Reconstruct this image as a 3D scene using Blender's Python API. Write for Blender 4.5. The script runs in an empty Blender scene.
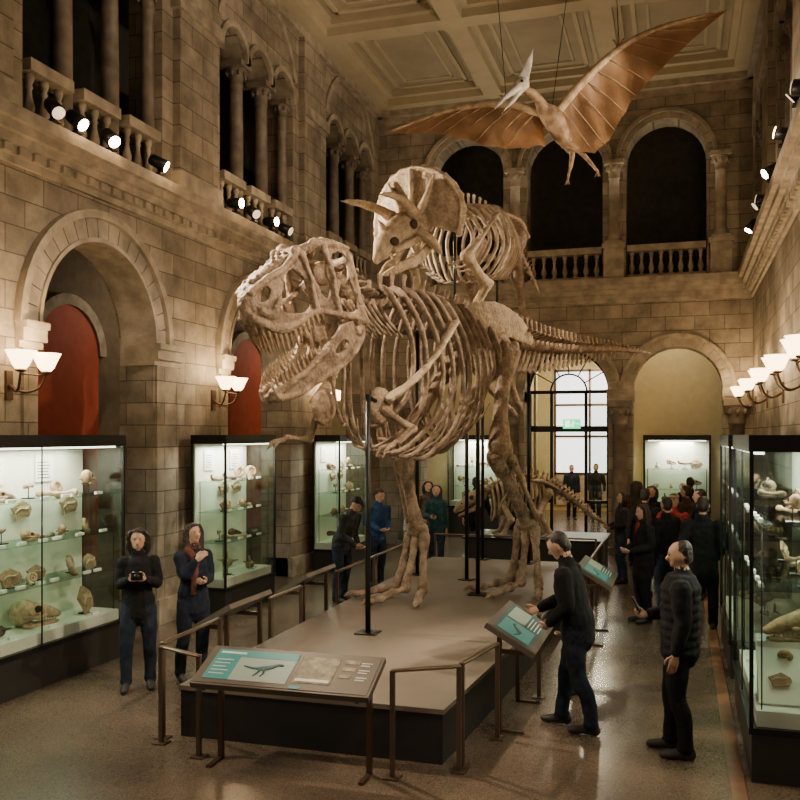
import bpy, bmesh, math, random
from mathutils import Vector, Matrix, kdtree, noise
import numpy as np
R=random.Random(7)
SC=bpy.context.scene.collection
V=Vector
# ---------------------------------------------------------------- materials
def mat(name,col,rough=.6,metal=0,var=0,scale=5,bump=0,bscale=20,emis=None,es=0,col2=None,spec=.5):
    m=bpy.data.materials.new(name); m.use_nodes=True
    nt=m.node_tree; b=nt.nodes['Principled BSDF']
    b.inputs['Base Color'].default_value=(*col,1); b.inputs['Roughness'].default_value=rough
    b.inputs['Metallic'].default_value=metal; b.inputs['Specular IOR Level'].default_value=spec
    tc=nt.nodes.new('ShaderNodeNewGeometry')
    if var or col2:
        n=nt.nodes.new('ShaderNodeTexNoise'); n.inputs['Scale'].default_value=scale; n.inputs['Detail'].default_value=6
        nt.links.new(tc.outputs['Position'],n.inputs['Vector'])
        r=nt.nodes.new('ShaderNodeValToRGB'); r.color_ramp.elements[0].position=.35; r.color_ramp.elements[1].position=.65
        a=col; c=col2 if col2 else tuple(min(1,x*(1+var)) for x in col)
        if not col2: a=tuple(x*(1-var) for x in col)
        r.color_ramp.elements[0].color=(*a,1); r.color_ramp.elements[1].color=(*c,1)
        nt.links.new(n.outputs['Fac'],r.inputs['Fac']); nt.links.new(r.outputs['Color'],b.inputs['Base Color'])
    if bump:
        n2=nt.nodes.new('ShaderNodeTexNoise'); n2.inputs['Scale'].default_value=bscale; n2.inputs['Detail'].default_value=5
        nt.links.new(tc.outputs['Position'],n2.inputs['Vector'])
        bp=nt.nodes.new('ShaderNodeBump'); bp.inputs['Strength'].default_value=bump; bp.inputs['Distance'].default_value=.02
        nt.links.new(n2.outputs['Fac'],bp.inputs['Height']); nt.links.new(bp.outputs['Normal'],b.inputs['Normal'])
    if emis: b.inputs['Emission Color'].default_value=(*emis,1); b.inputs['Emission Strength'].default_value=es
    return m
def bone_mat(name,dark,mid,light,crease_shade=True):
    m=mat(name,mid,.58,bump=1.0,bscale=30,spec=.3); nt=m.node_tree; N=nt.nodes; L=nt.links; b=N['Principled BSDF']
    g=N.new('ShaderNodeNewGeometry')
    n=N.new('ShaderNodeTexNoise'); n.inputs['Scale'].default_value=7; n.inputs['Detail'].default_value=9; n.inputs['Roughness'].default_value=.66; L.new(g.outputs['Position'],n.inputs['Vector'])
    r=N.new('ShaderNodeValToRGB'); e=r.color_ramp.elements; e[0].position=.30; e[0].color=(*dark,1); e[1].position=.68; e[1].color=(*light,1); k=e.new(.49); k.color=(*mid,1); L.new(n.outputs['Fac'],r.inputs['Fac'])
    r2=N.new('ShaderNodeValToRGB'); r2.color_ramp.elements[0].position=.43; r2.color_ramp.elements[0].color=(.30,.25,.21,1); r2.color_ramp.elements[1].position=.53; r2.color_ramp.elements[1].color=(1.12,1.10,1.08,1); L.new(g.outputs['Pointiness'],r2.inputs['Fac'])  # pointiness multiplies painted shade into creases and lightens convex edges
    mm=N.new('ShaderNodeMix'); mm.data_type='RGBA'; mm.blend_type='MULTIPLY'; mm.inputs['Factor'].default_value=1 if crease_shade else 0; L.new(r.outputs['Color'],mm.inputs[6]); L.new(r2.outputs['Color'],mm.inputs[7]); L.new(mm.outputs[2],b.inputs['Base Color'])
    return m
def stone_mat(name,c1,c2,mortar,bw=.62,bh=.31):
    m=bpy.data.materials.new(name); m.use_nodes=True; nt=m.node_tree; b=nt.nodes['Principled BSDF']; N=nt.nodes; L=nt.links
    g=N.new('ShaderNodeNewGeometry'); sp=N.new('ShaderNodeSeparateXYZ'); L.new(g.outputs['Position'],sp.inputs[0])
    sn=N.new('ShaderNodeSeparateXYZ'); L.new(g.outputs['True Normal'],sn.inputs[0])
    ab=N.new('ShaderNodeMath'); ab.operation='ABSOLUTE'; L.new(sn.outputs['X'],ab.inputs[0])
    gt=N.new('ShaderNodeMath'); gt.operation='GREATER_THAN'; gt.inputs[1].default_value=.6; L.new(ab.outputs[0],gt.inputs[0])
    mx=N.new('ShaderNodeMix'); mx.data_type='FLOAT'; L.new(gt.outputs[0],mx.inputs['Factor']); L.new(sp.outputs['X'],mx.inputs[2]); L.new(sp.outputs['Y'],mx.inputs[3])
    cb=N.new('ShaderNodeCombineXYZ'); L.new(mx.outputs[0],cb.inputs[0]); L.new(sp.outputs['Z'],cb.inputs[1])
    br=N.new('ShaderNodeTexBrick'); br.inputs['Scale'].default_value=1; br.inputs['Brick Width'].default_value=bw; br.inputs['Row Height'].default_value=bh
    br.inputs['Mortar Size'].default_value=.008; br.inputs['Mortar Smooth'].default_value=.2; br.inputs['Bias'].default_value=0
    br.inputs['Color1'].default_value=(*c1,1); br.inputs['Color2'].default_value=(*c2,1); br.inputs['Mortar'].default_value=(*mortar,1)
    L.new(cb.outputs[0],br.inputs['Vector'])
    n=N.new('ShaderNodeTexNoise'); n.inputs['Scale'].default_value=2.2; n.inputs['Detail'].default_value=8; n.inputs['Roughness'].default_value=.65; L.new(g.outputs['Position'],n.inputs['Vector'])
    rp=N.new('ShaderNodeValToRGB'); rp.color_ramp.elements[0].position=.3; rp.color_ramp.elements[0].color=(.48,.47,.45,1); rp.color_ramp.elements[1].position=.7; rp.color_ramp.elements[1].color=(1.28,1.26,1.22,1)
    L.new(n.outputs['Fac'],rp.inputs['Fac'])
    mm=N.new('ShaderNodeMix'); mm.data_type='RGBA'; mm.blend_type='MULTIPLY'; mm.inputs['Factor'].default_value=1
    L.new(br.outputs['Color'],mm.inputs[6]); L.new(rp.outputs['Color'],mm.inputs[7]); L.new(mm.outputs[2],b.inputs['Base Color'])
    b.inputs['Roughness'].default_value=.75
    n2=N.new('ShaderNodeTexNoise'); n2.inputs['Scale'].default_value=30; L.new(g.outputs['Position'],n2.inputs['Vector'])
    ad=N.new('ShaderNodeMath'); ad.operation='MULTIPLY_ADD'; ad.inputs[1].default_value=-1.2; L.new(br.outputs['Fac'],ad.inputs[0]); 
    ms=N.new('ShaderNodeMath'); ms.operation='MULTIPLY'; ms.inputs[1].default_value=.5; L.new(n2.outputs['Fac'],ms.inputs[0]); L.new(ms.outputs[0],ad.inputs[2])
    bp=N.new('ShaderNodeBump'); bp.inputs['Strength'].default_value=.5; bp.inputs['Distance'].default_value=.02; L.new(ad.outputs[0],bp.inputs['Height']); L.new(bp.outputs['Normal'],b.inputs['Normal'])
    return m
def glass_mat(name,tint=(.93,.97,.95),f=.07):
    m=bpy.data.materials.new(name); m.use_nodes=True; nt=m.node_tree; nt.nodes.clear()
    o=nt.nodes.new('ShaderNodeOutputMaterial'); t=nt.nodes.new('ShaderNodeBsdfTransparent'); t.inputs[0].default_value=(*tint,1)
    g=nt.nodes.new('ShaderNodeBsdfGlossy'); g.inputs['Roughness'].default_value=.02
    mx=nt.nodes.new('ShaderNodeMixShader'); mx.inputs[0].default_value=f
    nt.links.new(t.outputs[0],mx.inputs[1]); nt.links.new(g.outputs[0],mx.inputs[2]); nt.links.new(mx.outputs[0],o.inputs[0])
    return m
STONE=stone_mat('ashlar_stone',(.38,.322,.25),(.235,.198,.152),(.11,.092,.072))
TRIM=mat('trim_stone',(.33,.278,.212),.7,var=.28,scale=4,bump=.3,bscale=25)
VOUS=mat('voussoir_stone',(.33,.278,.212),.72,var=.34,scale=2.5,bump=.3,bscale=25)
COLM=mat('column_stone',(.19,.155,.12),.5,var=.25,scale=5)
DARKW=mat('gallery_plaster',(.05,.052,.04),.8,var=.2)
AISLE=mat('aisle_plaster',(.12,.088,.056),.8,var=.15)
REDW=mat('red_panel',(.42,.07,.035),.7,var=.1)
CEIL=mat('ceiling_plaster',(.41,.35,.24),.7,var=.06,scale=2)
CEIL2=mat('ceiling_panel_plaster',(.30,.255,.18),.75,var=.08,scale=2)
OCHRE=mat('ochre_plaster',(.58,.48,.26),.7,var=.06)
BLACK=mat('black_metal',(.012,.012,.012),.4,metal=.4)
PLIN=mat('plinth_dark',(.022,.021,.02),.45)
BRONZE=mat('bronze_metal',(.13,.085,.055),.35,metal=.8)
RAILM=mat('rail_metal',(.16,.115,.08),.38,metal=.7)
PLATTOP=mat('platform_top',(.185,.155,.125),.48,var=.10,scale=1.5,bump=.1)
WHITE=mat('case_white',(.82,.81,.75),.6)
CREAM=mat('case_back_cream',(.76,.78,.66),.7)
LABEL=mat('label_card',(.85,.84,.80),.6)
INK=mat('ink_grey',(.08,.08,.08),.7)
GLASS=glass_mat('case_glass'); SHELF=glass_mat('shelf_glass',(.82,.92,.86),.12)
BONE=bone_mat('bone_brown',(.105,.068,.044),(.23,.162,.112),(.40,.305,.215),False)
BONEP=bone_mat('bone_brown_crease_shade',(.12,.08,.053),(.27,.195,.138),(.44,.34,.245))
BONE2=bone_mat('bone_pale',(.20,.14,.09),(.35,.27,.19),(.52,.42,.31),False)
BONE2P=bone_mat('bone_pale_crease_shade',(.23,.165,.108),(.39,.305,.215),(.55,.45,.335))
TOOTH=mat('tooth',(.16,.09,.05),.35,col2=(.42,.31,.21),scale=20)
SOCKET_DARK=mat('socket_shade_and_eye',(.03,.018,.01),.8)  # solid dark blobs paint the shade of skull sockets; also the pterosaur eye
FOSA=mat('fossil_tan',(.36,.23,.13),.6,var=.35,scale=18,bump=.4,bscale=60)
FOSB=mat('fossil_dark',(.13,.08,.05),.55,var=.3,scale=22,bump=.4,bscale=60)
FOSC=mat('fossil_cream',(.48,.35,.22),.6,var=.25,scale=22,bump=.3,bscale=60)
SLABM=mat('matrix_rock',(.30,.20,.12),.75,var=.25,scale=12,bump=.5,bscale=50)
SHADE=mat('lamp_shade',(1,.85,.6),.4,emis=(1,.68,.34),es=10)
LENS=mat('spot_lens',(1,.9,.7),.3,emis=(1,.60,.26),es=60)
LENSDIM=mat('spot_lens_dim',(.4,.36,.3),.2,emis=(1,.75,.45),es=1.5)
STRIP=mat('case_light_strip',(1,1,.9),.4,emis=(1,.95,.78),es=6)
def floor_mat():
    m=bpy.data.materials.new('terrazzo_floor'); m.use_nodes=True; nt=m.node_tree; N=nt.nodes; L=nt.links; b=N['Principled BSDF']
    g=N.new('ShaderNodeNewGeometry')
    v=N.new('ShaderNodeTexVoronoi'); v.inputs['Scale'].default_value=120; L.new(g.outputs['Position'],v.inputs['Vector'])
    r=N.new('ShaderNodeValToRGB'); e=r.color_ramp.elements; e[0].position=0; e[0].color=(.095,.068,.048,1); e[1].position=1; e[1].color=(.215,.163,.118,1)
    k=r.color_ramp.elements.new(.5); k.color=(.145,.107,.077,1)
    sx=N.new('ShaderNodeSeparateColor'); L.new(v.outputs['Color'],sx.inputs[0]); L.new(sx.outputs[0],r.inputs['Fac'])
    n=N.new('ShaderNodeTexNoise'); n.inputs['Scale'].default_value=.9; n.inputs['Detail'].default_value=5; L.new(g.outputs['Position'],n.inputs['Vector'])
    r2=N.new('ShaderNodeValToRGB'); r2.color_ramp.elements[0].position=.3; r2.color_ramp.elements[0].color=(.65,.65,.65,1); r2.color_ramp.elements[1].position=.7; r2.color_ramp.elements[1].color=(1.1,1.1,1.1,1); L.new(n.outputs['Fac'],r2.inputs['Fac'])
    mm=N.new('ShaderNodeMix'); mm.data_type='RGBA'; mm.blend_type='MULTIPLY'; mm.inputs['Factor'].default_value=1; L.new(r.outputs['Color'],mm.inputs[6]); L.new(r2.outputs['Color'],mm.inputs[7]); L.new(mm.outputs[2],b.inputs['Base Color'])
    b.inputs['Roughness'].default_value=.22
    return m
FLOOR=floor_mat()
def memb_mat():
    m=mat('wing_membrane',(.17,.09,.042),.5,col2=(.42,.26,.135),scale=2.6,bump=.7,bscale=10)
    nt=m.node_tree; o=nt.nodes['Material Output']; b=nt.nodes['Principled BSDF']
    t=nt.nodes.new('ShaderNodeBsdfTranslucent'); t.inputs[0].default_value=(.62,.37,.17,1)
    mx=nt.nodes.new('ShaderNodeMixShader'); mx.inputs[0].default_value=.38
    nt.links.new(b.outputs[0],mx.inputs[1]); nt.links.new(t.outputs[0],mx.inputs[2]); nt.links.new(mx.outputs[0],o.inputs[0]); return m
MEMB=memb_mat()
# ---------------------------------------------------------------- mesh builder
class MB:
    def __init__(s): s.v=[];s.f=[];s.m=[];s.s=[];s.mats=[];s.M=Matrix()
    def mi(s,m):
        if m not in s.mats: s.mats.append(m)
        return s.mats.index(m)
    def add(s,vs,fs,m,smooth=True):
        o=len(s.v); k=s.mi(m); M=s.M
        s.v+=[tuple(M@V(p)) for p in vs]
        for f in fs: s.f.append(tuple(i+o for i in f)); s.m.append(k); s.s.append(smooth)
    def merge(s,b):
        o=len(s.v); s.v+=b.v; mp=[s.mi(m) for m in b.mats]
        s.f+=[tuple(i+o for i in f) for f in b.f]; s.m+=[mp[i] for i in b.m]; s.s+=b.s
    def box(s,lo,hi,m,rot=None):
        x0,y0,z0=lo;x1,y1,z1=hi
        p=[V(q) for q in [(x0,y0,z0),(x1,y0,z0),(x1,y1,z0),(x0,y1,z0),(x0,y0,z1),(x1,y0,z1),(x1,y1,z1),(x0,y1,z1)]]
        if rot is not None:
            c=(V(lo)+V(hi))/2; p=[c+rot@(q-c) for q in p]
        s.add(p,[(0,3,2,1),(4,5,6,7),(0,1,5,4),(1,2,6,5),(2,3,7,6),(3,0,4,7)],m,False)
    def tube(s,pts,rad,m,n=8,up=None,cap=1,smooth=True):
        pts=[V(p) for p in pts]; k=len(pts)
        if not isinstance(rad,list): rad=[rad]*k
        rad=[r if isinstance(r,tuple) else (r,r) for r in rad]
        T=[]
        for i in range(k):
            t=pts[min(i+1,k-1)]-pts[max(i-1,0)]
            T.append(t.normalized() if t.length>1e-9 else V((0,0,1)))
        A=None; rings=[]
        for i in range(k):
            t=T[i]
            if up is not None:
                a=t.cross(V(up))
                if a.length<1e-4: a=t.cross(V((.3,.5,.8)))
            else:
                if A is None: a=t.cross(V((0,0,1)) if abs(t.z)<.9 else V((1,0,0)))
                else: a=A-t*A.dot(t)
            a.normalize(); b=a.cross(t); A=a; rings.append((pts[i],a,b,rad[i],t))
        if cap==1:
            p,a,b,r,t=rings[0]; q=min(r); rings.insert(0,(p-t*q*.6,a,b,(r[0]*.72,r[1]*.72),t))
            p,a,b,r,t=rings[-1]; q=min(r); rings.append((p+t*q*.6,a,b,(r[0]*.72,r[1]*.72),t))
        vs=[];fs=[]
        for p,a,b,r,t in rings:
            for j in range(n):
                w=2*math.pi*j/n; vs.append(p+a*(r[0]*math.cos(w))+b*(r[1]*math.sin(w)))
        K=len(rings)
        for i in range(K-1):
            for j in range(n): fs.append((i*n+j,i*n+(j+1)%n,(i+1)*n+(j+1)%n,(i+1)*n+j))
        if cap:
            p,a,b,r,t=rings[0]; vs.append(p-t*(min(r)*.35 if cap==1 else 0)); c=len(vs)-1
            for j in range(n): fs.append((c,(j+1)%n,j))
            p,a,b,r,t=rings[-1]; vs.append(p+t*(min(r)*.35 if cap==1 else 0)); c=len(vs)-1; o=(K-1)*n
            for j in range(n): fs.append((c,o+j,o+(j+1)%n))
        s.add(vs,fs,m,smooth)
    def ell(s,c,r,m,rot=None,n=12,k=8):
        if not isinstance(r,(tuple,list)): r=(r,r,r)
        c=V(c); vs=[];fs=[]
        for i in range(1,k):
            ph=math.pi*i/k
            for j in range(n):
                th=2*math.pi*j/n; q=V((r[0]*math.sin(ph)*math.cos(th),r[1]*math.sin(ph)*math.sin(th),r[2]*math.cos(ph)))
                if rot is not None: q=rot@q
                vs.append(c+q)
        a=V((0,0,r[2])); 
        if rot is not None: a=rot@a
        vs+= [c+a,c-a]; t=len(vs)-2
        for i in range(k-2):
            for j in range(n): fs.append((i*n+j,(i+1)*n+j,(i+1)*n+(j+1)%n,i*n+(j+1)%n))
        for j in range(n): fs.append((t,j,(j+1)%n)); fs.append((t+1,(k-2)*n+(j+1)%n,(k-2)*n+j))
        s.add(vs,fs,m,True)
    def lathe(s,c,prof,m,n=12,smooth=True):
        c=V(c); vs=[];fs=[]
        for r,z in prof:
            for j in range(n):
                w=2*math.pi*j/n; vs.append(c+V((r*math.cos(w),r*math.sin(w),z)))
        for i in range(len(prof)-1):
            for j in range(n): fs.append((i*n+j,i*n+(j+1)%n,(i+1)*n+(j+1)%n,(i+1)*n+j))
        fs.append(tuple(range(n-1,-1,-1))); fs.append(tuple((len(prof)-1)*n+j for j in range(n)))
        s.add(vs,fs,m,smooth)
def crs(pts,rad,k=6):
    P=[V(p) for p in pts]; n=len(P); tup=isinstance(rad[0],tuple); Rr=[np.array(r if tup else (r,),float) for r in rad]
    op=[];orr=[]
    for i in range(n-1):
        p0=P[max(i-1,0)];p1=P[i];p2=P[i+1];p3=P[min(i+2,n-1)]
        for j in range(k if i<n-2 else k+1):
            t=j/k; op.append(.5*((2*p1)+(p2-p0)*t+(2*p0-5*p1+4*p2-p3)*t*t+(3*p1-p0-3*p2+p3)*t**3))
            u=t*t*(3-2*t); rr=Rr[i]*(1-u)+Rr[i+1]*u; orr.append(tuple(rr) if tup else float(rr[0]))
    return op,orr
def mesh_from(mb,name,recalc=True):
    me=bpy.data.meshes.new(name); me.from_pydata(mb.v,[],mb.f); 
    for m in mb.mats: me.materials.append(m)
    me.polygons.foreach_set('material_index',mb.m); me.polygons.foreach_set('use_smooth',mb.s)
    if recalc:
        bm=bmesh.new(); bm.from_mesh(me); bmesh.ops.recalc_face_normals(bm,faces=bm.faces); bm.to_mesh(me); bm.free()
    me.update(); return me
def remeshed(mb,vox=.014,sm=3,jit=0,jsc=8):
    me=mesh_from(mb,'tmp'); ob=bpy.data.objects.new('tmp',me); SC.objects.link(ob)
    r=ob.modifiers.new('r','REMESH'); r.mode='VOXEL'; r.voxel_size=vox; r.adaptivity=0
    if sm: q=ob.modifiers.new('s','SMOOTH'); q.factor=.5; q.iterations=sm
    dg=bpy.context.evaluated_depsgraph_get(); m2=bpy.data.meshes.new_from_object(ob.evaluated_get(dg))
    o=MB(); o.mats=list(mb.mats)
    co=[v.co.copy() for v in m2.vertices]; fs=[tuple(p.vertices) for p in m2.polygons]
    if len(o.mats)>1:
        vm={}
        for f,k in zip(mb.f,mb.m):
            for i in f: vm[i]=k
        kd=kdtree.KDTree(len(mb.v)+len(mb.f)); 
        tags=[]; 
        for i,p in enumerate(mb.v): kd.insert(p,len(tags)); tags.append(vm.get(i,0))
        for f,k in zip(mb.f,mb.m):
            c=V((0,0,0)); 
            for i in f: c+=V(mb.v[i])
            kd.insert(c/len(f),len(tags)); tags.append(k)
        kd.balance()
        vt=[tags[kd.find(p)[1]] for p in co]
        o.m=[max(set(t:=[vt[i] for i in f]),key=t.count) for f in fs]
    else: o.m=[0]*len(fs)
    if jit: co=[p+noise.noise_vector(p*jsc)*jit+noise.noise_vector(p*jsc*3.3)*jit*.45 for p in co]
    o.v=[tuple(p) for p in co]; o.f=fs; o.s=[True]*len(fs)
    bpy.data.objects.remove(ob); bpy.data.meshes.remove(m2); return o
def build(name,mb,parent=None,recalc=True):
    me=mesh_from(mb,name,recalc); ob=bpy.data.objects.new(name,me); SC.objects.link(ob)
    a=np.array(mb.v); lo=a.min(0);hi=a.max(0); c=V(((lo[0]+hi[0])/2,(lo[1]+hi[1])/2,lo[2]))
    me.transform(Matrix.Translation(-c)); ob.location=c
    if parent: ob.parent=parent; ob.location=c-parent.location
    return ob
def empty(name,loc): 
    e=bpy.data.objects.new(name,None); e.location=loc; e.empty_display_size=.2; SC.objects.link(e); return e
def light(kind,name,loc,energy,col,parent,target=None,size=.1,size_y=None,spot=50,blend=.5):
    l=bpy.data.lights.new(name,kind); l.energy=energy; l.color=col
    if kind=='AREA':
        l.size=size
        if size_y: l.shape='RECTANGLE'; l.size_y=size_y
    elif kind=='SPOT': l.spot_size=math.radians(spot); l.spot_blend=blend; l.shadow_soft_size=size
    else: l.shadow_soft_size=size
    o=bpy.data.objects.new(name,l); SC.objects.link(o); o.location=V(loc)-(parent.location if parent else V((0,0,0))); o.parent=parent
    if target is not None: o.rotation_euler=(V(target)-V(loc)).to_track_quat('-Z','Y').to_euler()
    return o
WARM=(1,.80,.57)
# ---------------------------------------------------------------- room
XL,XR,YB,ZC=-7.0,1.5,20.8,10.75
PL=lambda u,z,n:(XL-n,u,z)
PR=lambda u,z,n:(XR+n,u,z)
PB=lambda u,z,n:(u,YB+n,z)
def pbox(mb,P,u0,u1,z0,z1,n0,n1,m):
    a=P(u0,z0,n0);b=P(u1,z1,n1); mb.box(tuple(min(x,y) for x,y in zip(a,b)),tuple(max(x,y) for x,y in zip(a,b)),m)
def slab(outline,holes,t,P,mb,m):
    cu=bpy.data.curves.new('c','CURVE'); cu.dimensions='2D'; cu.fill_mode='BOTH'; cu.extrude=t/2
    for poly in [outline]+holes:
        sp=cu.splines.new('POLY'); sp.points.add(len(poly)-1)
        for q,p in zip(sp.points,poly): q.co=(p[0],p[1],0,1)
        sp.use_cyclic_u=True
    ob=bpy.data.objects.new('c',cu); SC.objects.link(ob); dg=bpy.context.evaluated_depsgraph_get()
    me=bpy.data.meshes.new_from_object(ob.evaluated_get(dg))
    bm=bmesh.new(); bm.from_mesh(me); bmesh.ops.remove_doubles(bm,verts=bm.verts,dist=1e-4); bm.verts.index_update()
    mb.add([P(v.co.x,v.co.y,v.co.z+t/2) for v in bm.verts],[tuple(v.index for v in f.verts) for f in bm.faces],m,False)
    bm.free(); bpy.data.objects.remove(ob); bpy.data.meshes.remove(me)
def arc(c,r,z,a0,a1,n=14): return [(c+r*math.cos(a0+(a1-a0)*i/n),z+r*math.sin(a0+(a1-a0)*i/n)) for i in range(n+1)]
def arch_ring(mb,P,c,zs,r0,r1,n0,n1,m,vous=0,a0=0,a1=math.pi):
    K=vous if vous else 24
    for i in range(K):
        g=.012/r0 if vous else 0
        s0=a0+(a1-a0)*i/K+g/2; s1=a0+(a1-a0)*(i+1)/K-g/2; vs=[]; S=3 if vous else 1
        for t in range(S+1):
            w=s0+(s1-s0)*t/S
            for r in (r0,r1):
                for nn in (n0,n1): vs.append(P(c+r*math.cos(w),zs+r*math.sin(w),nn))
        fs=[]
        for t in range(S):
            o=4*t; fs+=[(o,o+2,o+6,o+4),(o+1,o+5,o+7,o+3),(o,o+4,o+5,o+1),(o+2,o+3,o+7,o+6)]
        fs+=[(0,1,3,2),(4*S,4*S+2,4*S+3,4*S+1)]
        mb.add(vs,fs,m,False)
def column(mb,p,z0,z1,r,m):
    h=z1-z0; x,y=p
    mb.box((x-r*1.55,y-r*1.55,z0),(x+r*1.55,y+r*1.55,z0+r*.8),m)
    mb.lathe((x,y,z0),[(r*1.45,r*.8),(r*1.5,r*1.05),(r*1.2,r*1.4),(r*1.3,r*1.6),(r,r*1.9),(r*.98,h*.5),(r*.88,h-r*3.2),(r*1.05,h-r*3.1),(r*.95,h-r*2.9),(r*1.05,h-r*2.0),(r*1.5,h-r*1.0),(r*1.45,h-r*.8)],m,14)
    for i in range(8):
        w=i*math.pi/4; mb.ell((x+math.cos(w)*r*1.3,y+math.sin(w)*r*1.3,z1-r*1.5),(r*.32,r*.32,r*.5),m,n=6,k=5)
    mb.box((x-r*1.65,y-r*1.65,z1-r*.8),(x+r*1.65,y+r*1.65,z1),m)
def baluster(mb,p,z0,h,m,n=8):
    pr=[(.055,0),(.055,.06),(.035,.09),(.04,.13),(.065,.25),(.062,.32),(.035,.52),(.028,.66),(.045,.72),(.03,.78),(.05,.88),(.055,.92),(.055,1)]
    mb.lathe((*p,z0),[(r,z*h) for r,z in pr],m,n)
def cornice(mb,P,u0,u1,m):
    for z0,z1,n in [(5.62,5.70,.05),(5.70,5.80,.10),(5.80,5.90,.16),(5.90,6.0,.24),(6.0,6.14,.32)]: pbox(mb,P,u0,u1,z0,z1,-n,.05,m)
    k=int((u1-u0)/.24)
    for i in range(k):
        u=u0+(u1-u0)*(i+.5)/k; pbox(mb,P,u-.06,u+.06,5.70,5.79,-.145,-.09,m)
def balustrade(mb,P,u0,u1,m,n=8):
    pbox(mb,P,u0,u1,6.14,6.24,-.02,.2,m); pbox(mb,P,u0,u1,6.76,6.90,-.04,.22,m)
    k=max(2,int((u1-u0)/.21)); 
    for i in range(k):
        u=u0+(u1-u0)*(i+.5)/k; x,y,z=P(u,0,.09); baluster(mb,(x,y),6.24,.52,m,n)
mb=MB(); mb.box((-9.8,-3,-.2),(3.8,34,0),FLOOR); build('floor',mb)
def side_wall(name,P,centers,y0,lower=True,sgn=1):
    w=MB(); hw=1.2; zs=3.9
    out=[(y0,0)]
    if lower:
        for c in centers:
            out+=[(c-hw,0)]+arc(c,hw,zs,math.pi,0)+[(c+hw,0)]
    out+=[(YB,0),(YB,ZC),(y0,ZC)]
    holes=[]
    for c in centers:
        h=[(c-1.42,6.14),(c-1.42,8.9)]
        for k in (-.95,0,.95): h+=arc(c+k,.44,8.9,math.pi,0,8)
        h+=[(c+1.42,8.9),(c+1.42,6.14)]
        holes.append(h)
    slab(out,holes,.55,P,w,STONE)
    build(name,w)
    t=MB()
    cornice(t,P,y0,YB,TRIM)
    for c in centers:
        if lower:
            arch_ring(t,P,c,zs,1.2,1.46,-.04,.02,VOUS,vous=19)
            arch_ring(t,P,c,zs,1.46,1.56,-.10,.02,TRIM); arch_ring(t,P,c,zs,1.17,1.22,-.07,.5,TRIM)
            for s in (-1,1):
                u=c+s*hw
                a,b=(u-.03,u+.62) if s>0 else (u-.30,u+.03)
                for z0,z1,n in [(3.62,3.70,.05),(3.70,3.84,.11),(3.84,3.92,.15)]: pbox(t,P,a-.03,b+.03,z0,z1,-n,.5,TRIM)
                pbox(t,P,a+.03,b-.03,0,.35,-.09,.5,TRIM); pbox(t,P,a+.05,b-.05,.35,3.62,-.045,.3,STONE)
        for k in (-.475,.475):
            x,y,z=P(c+k,0,.2); column(t,(x,y),6.14,8.95,.12,COLM)
        for k in (-1.36,1.36):
            x,y,z=P(c+k,0,.2); column(t,(x,y),6.14,8.95,.10,COLM)
        for k in (-.95,0,.95): arch_ring(t,P,c+k,8.9,.42,.52,-.06,.02,TRIM)
        arch_ring(t,P,c,8.95,1.46,1.58,-.05,.02,TRIM,a0=.25,a1=math.pi-.25)
        for k in (-.95,0,.95): balustrade(t,P,c+k-.38,c+k+.38,TRIM,8 if c>7 else 5)
        u=c+2.25
        if u<YB-.3: pbox(t,P,u-.55,u+.55,6.14,10.3,-.12,.02,STONE); pbox(t,P,u-.62,u+.62,8.8,9.0,-.17,.02,TRIM); pbox(t,P,u-.62,u+.62,6.14,6.45,-.18,.02,TRIM)
    pbox(t,P,y0,YB,10.3,10.5,-.12,.02,TRIM); pbox(t,P,y0,YB,10.5,10.75,-.25,.02,TRIM)
    build('trim_1' if sgn<0 else 'trim_2',t)
CL=[.75,5.25,9.75,14.25,18.75]
side_wall('wall_left',PL,CL,-2.5,True,-1)
side_wall('wall_right',PR,CL,-2.5,False,1)
a=MB(); a.box((-9.8,-2.5,0),(-9.6,YB+3,5.85),AISLE)
for c,h in ((6.2,.8),(12.45,.78),(18.8,.86)):
    pts=[(c-h,.5),(c+h,.5)]+arc(c,h,4.0,0,math.pi)
    slab(pts,[],.06,lambda u,z,n:(-9.6+n,u,z),a,REDW); arch_ring(a,lambda u,z,n:(-9.6+n,u,z),c,4.0,h,h+.18,0,.1,TRIM)
build('wall_aisle',a)
a=MB(); a.box((-9.8,-2.5,5.86),(XL-.56,YB,6.08),AISLE); a.box((XR+.56,-2.5,5.86),(3.8,YB,6.08),AISLE); a.box((-9.8,YB+.56,5.86),(3.8,23.6,6.08),AISLE); build('gallery_floor',a)
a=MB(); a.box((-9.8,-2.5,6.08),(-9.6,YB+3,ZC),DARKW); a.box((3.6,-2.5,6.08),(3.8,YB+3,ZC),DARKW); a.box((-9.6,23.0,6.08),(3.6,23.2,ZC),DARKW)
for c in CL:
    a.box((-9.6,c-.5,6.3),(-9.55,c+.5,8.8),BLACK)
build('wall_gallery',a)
w=MB(); LC=[-5.0,-2.5,-.06]; lr=.95; zs=3.66; UC=[-4.8,-2.53,-.3]
out=[(XL,0)]
for c in LC: out+=[(c-lr,0)]+arc(c,lr,zs,math.pi,0)+[(c+lr,0)]
out+=[(XR,0),(XR,ZC),(XL,ZC)]
slab(out,[[(c-.86,6.14)]+arc(c,.86,8.8,math.pi,0)+[(c+.86,6.14)] for c in UC],.55,PB,w,STONE); build('wall_back',w)
t=MB(); cornice(t,PB,XL,XR,TRIM)
for c in LC:
    arch_ring(t,PB,c,zs,lr,lr+.2,-.04,.02,VOUS,vous=15); arch_ring(t,PB,c,zs,lr+.2,lr+.28,-.1,.02,TRIM)
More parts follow.
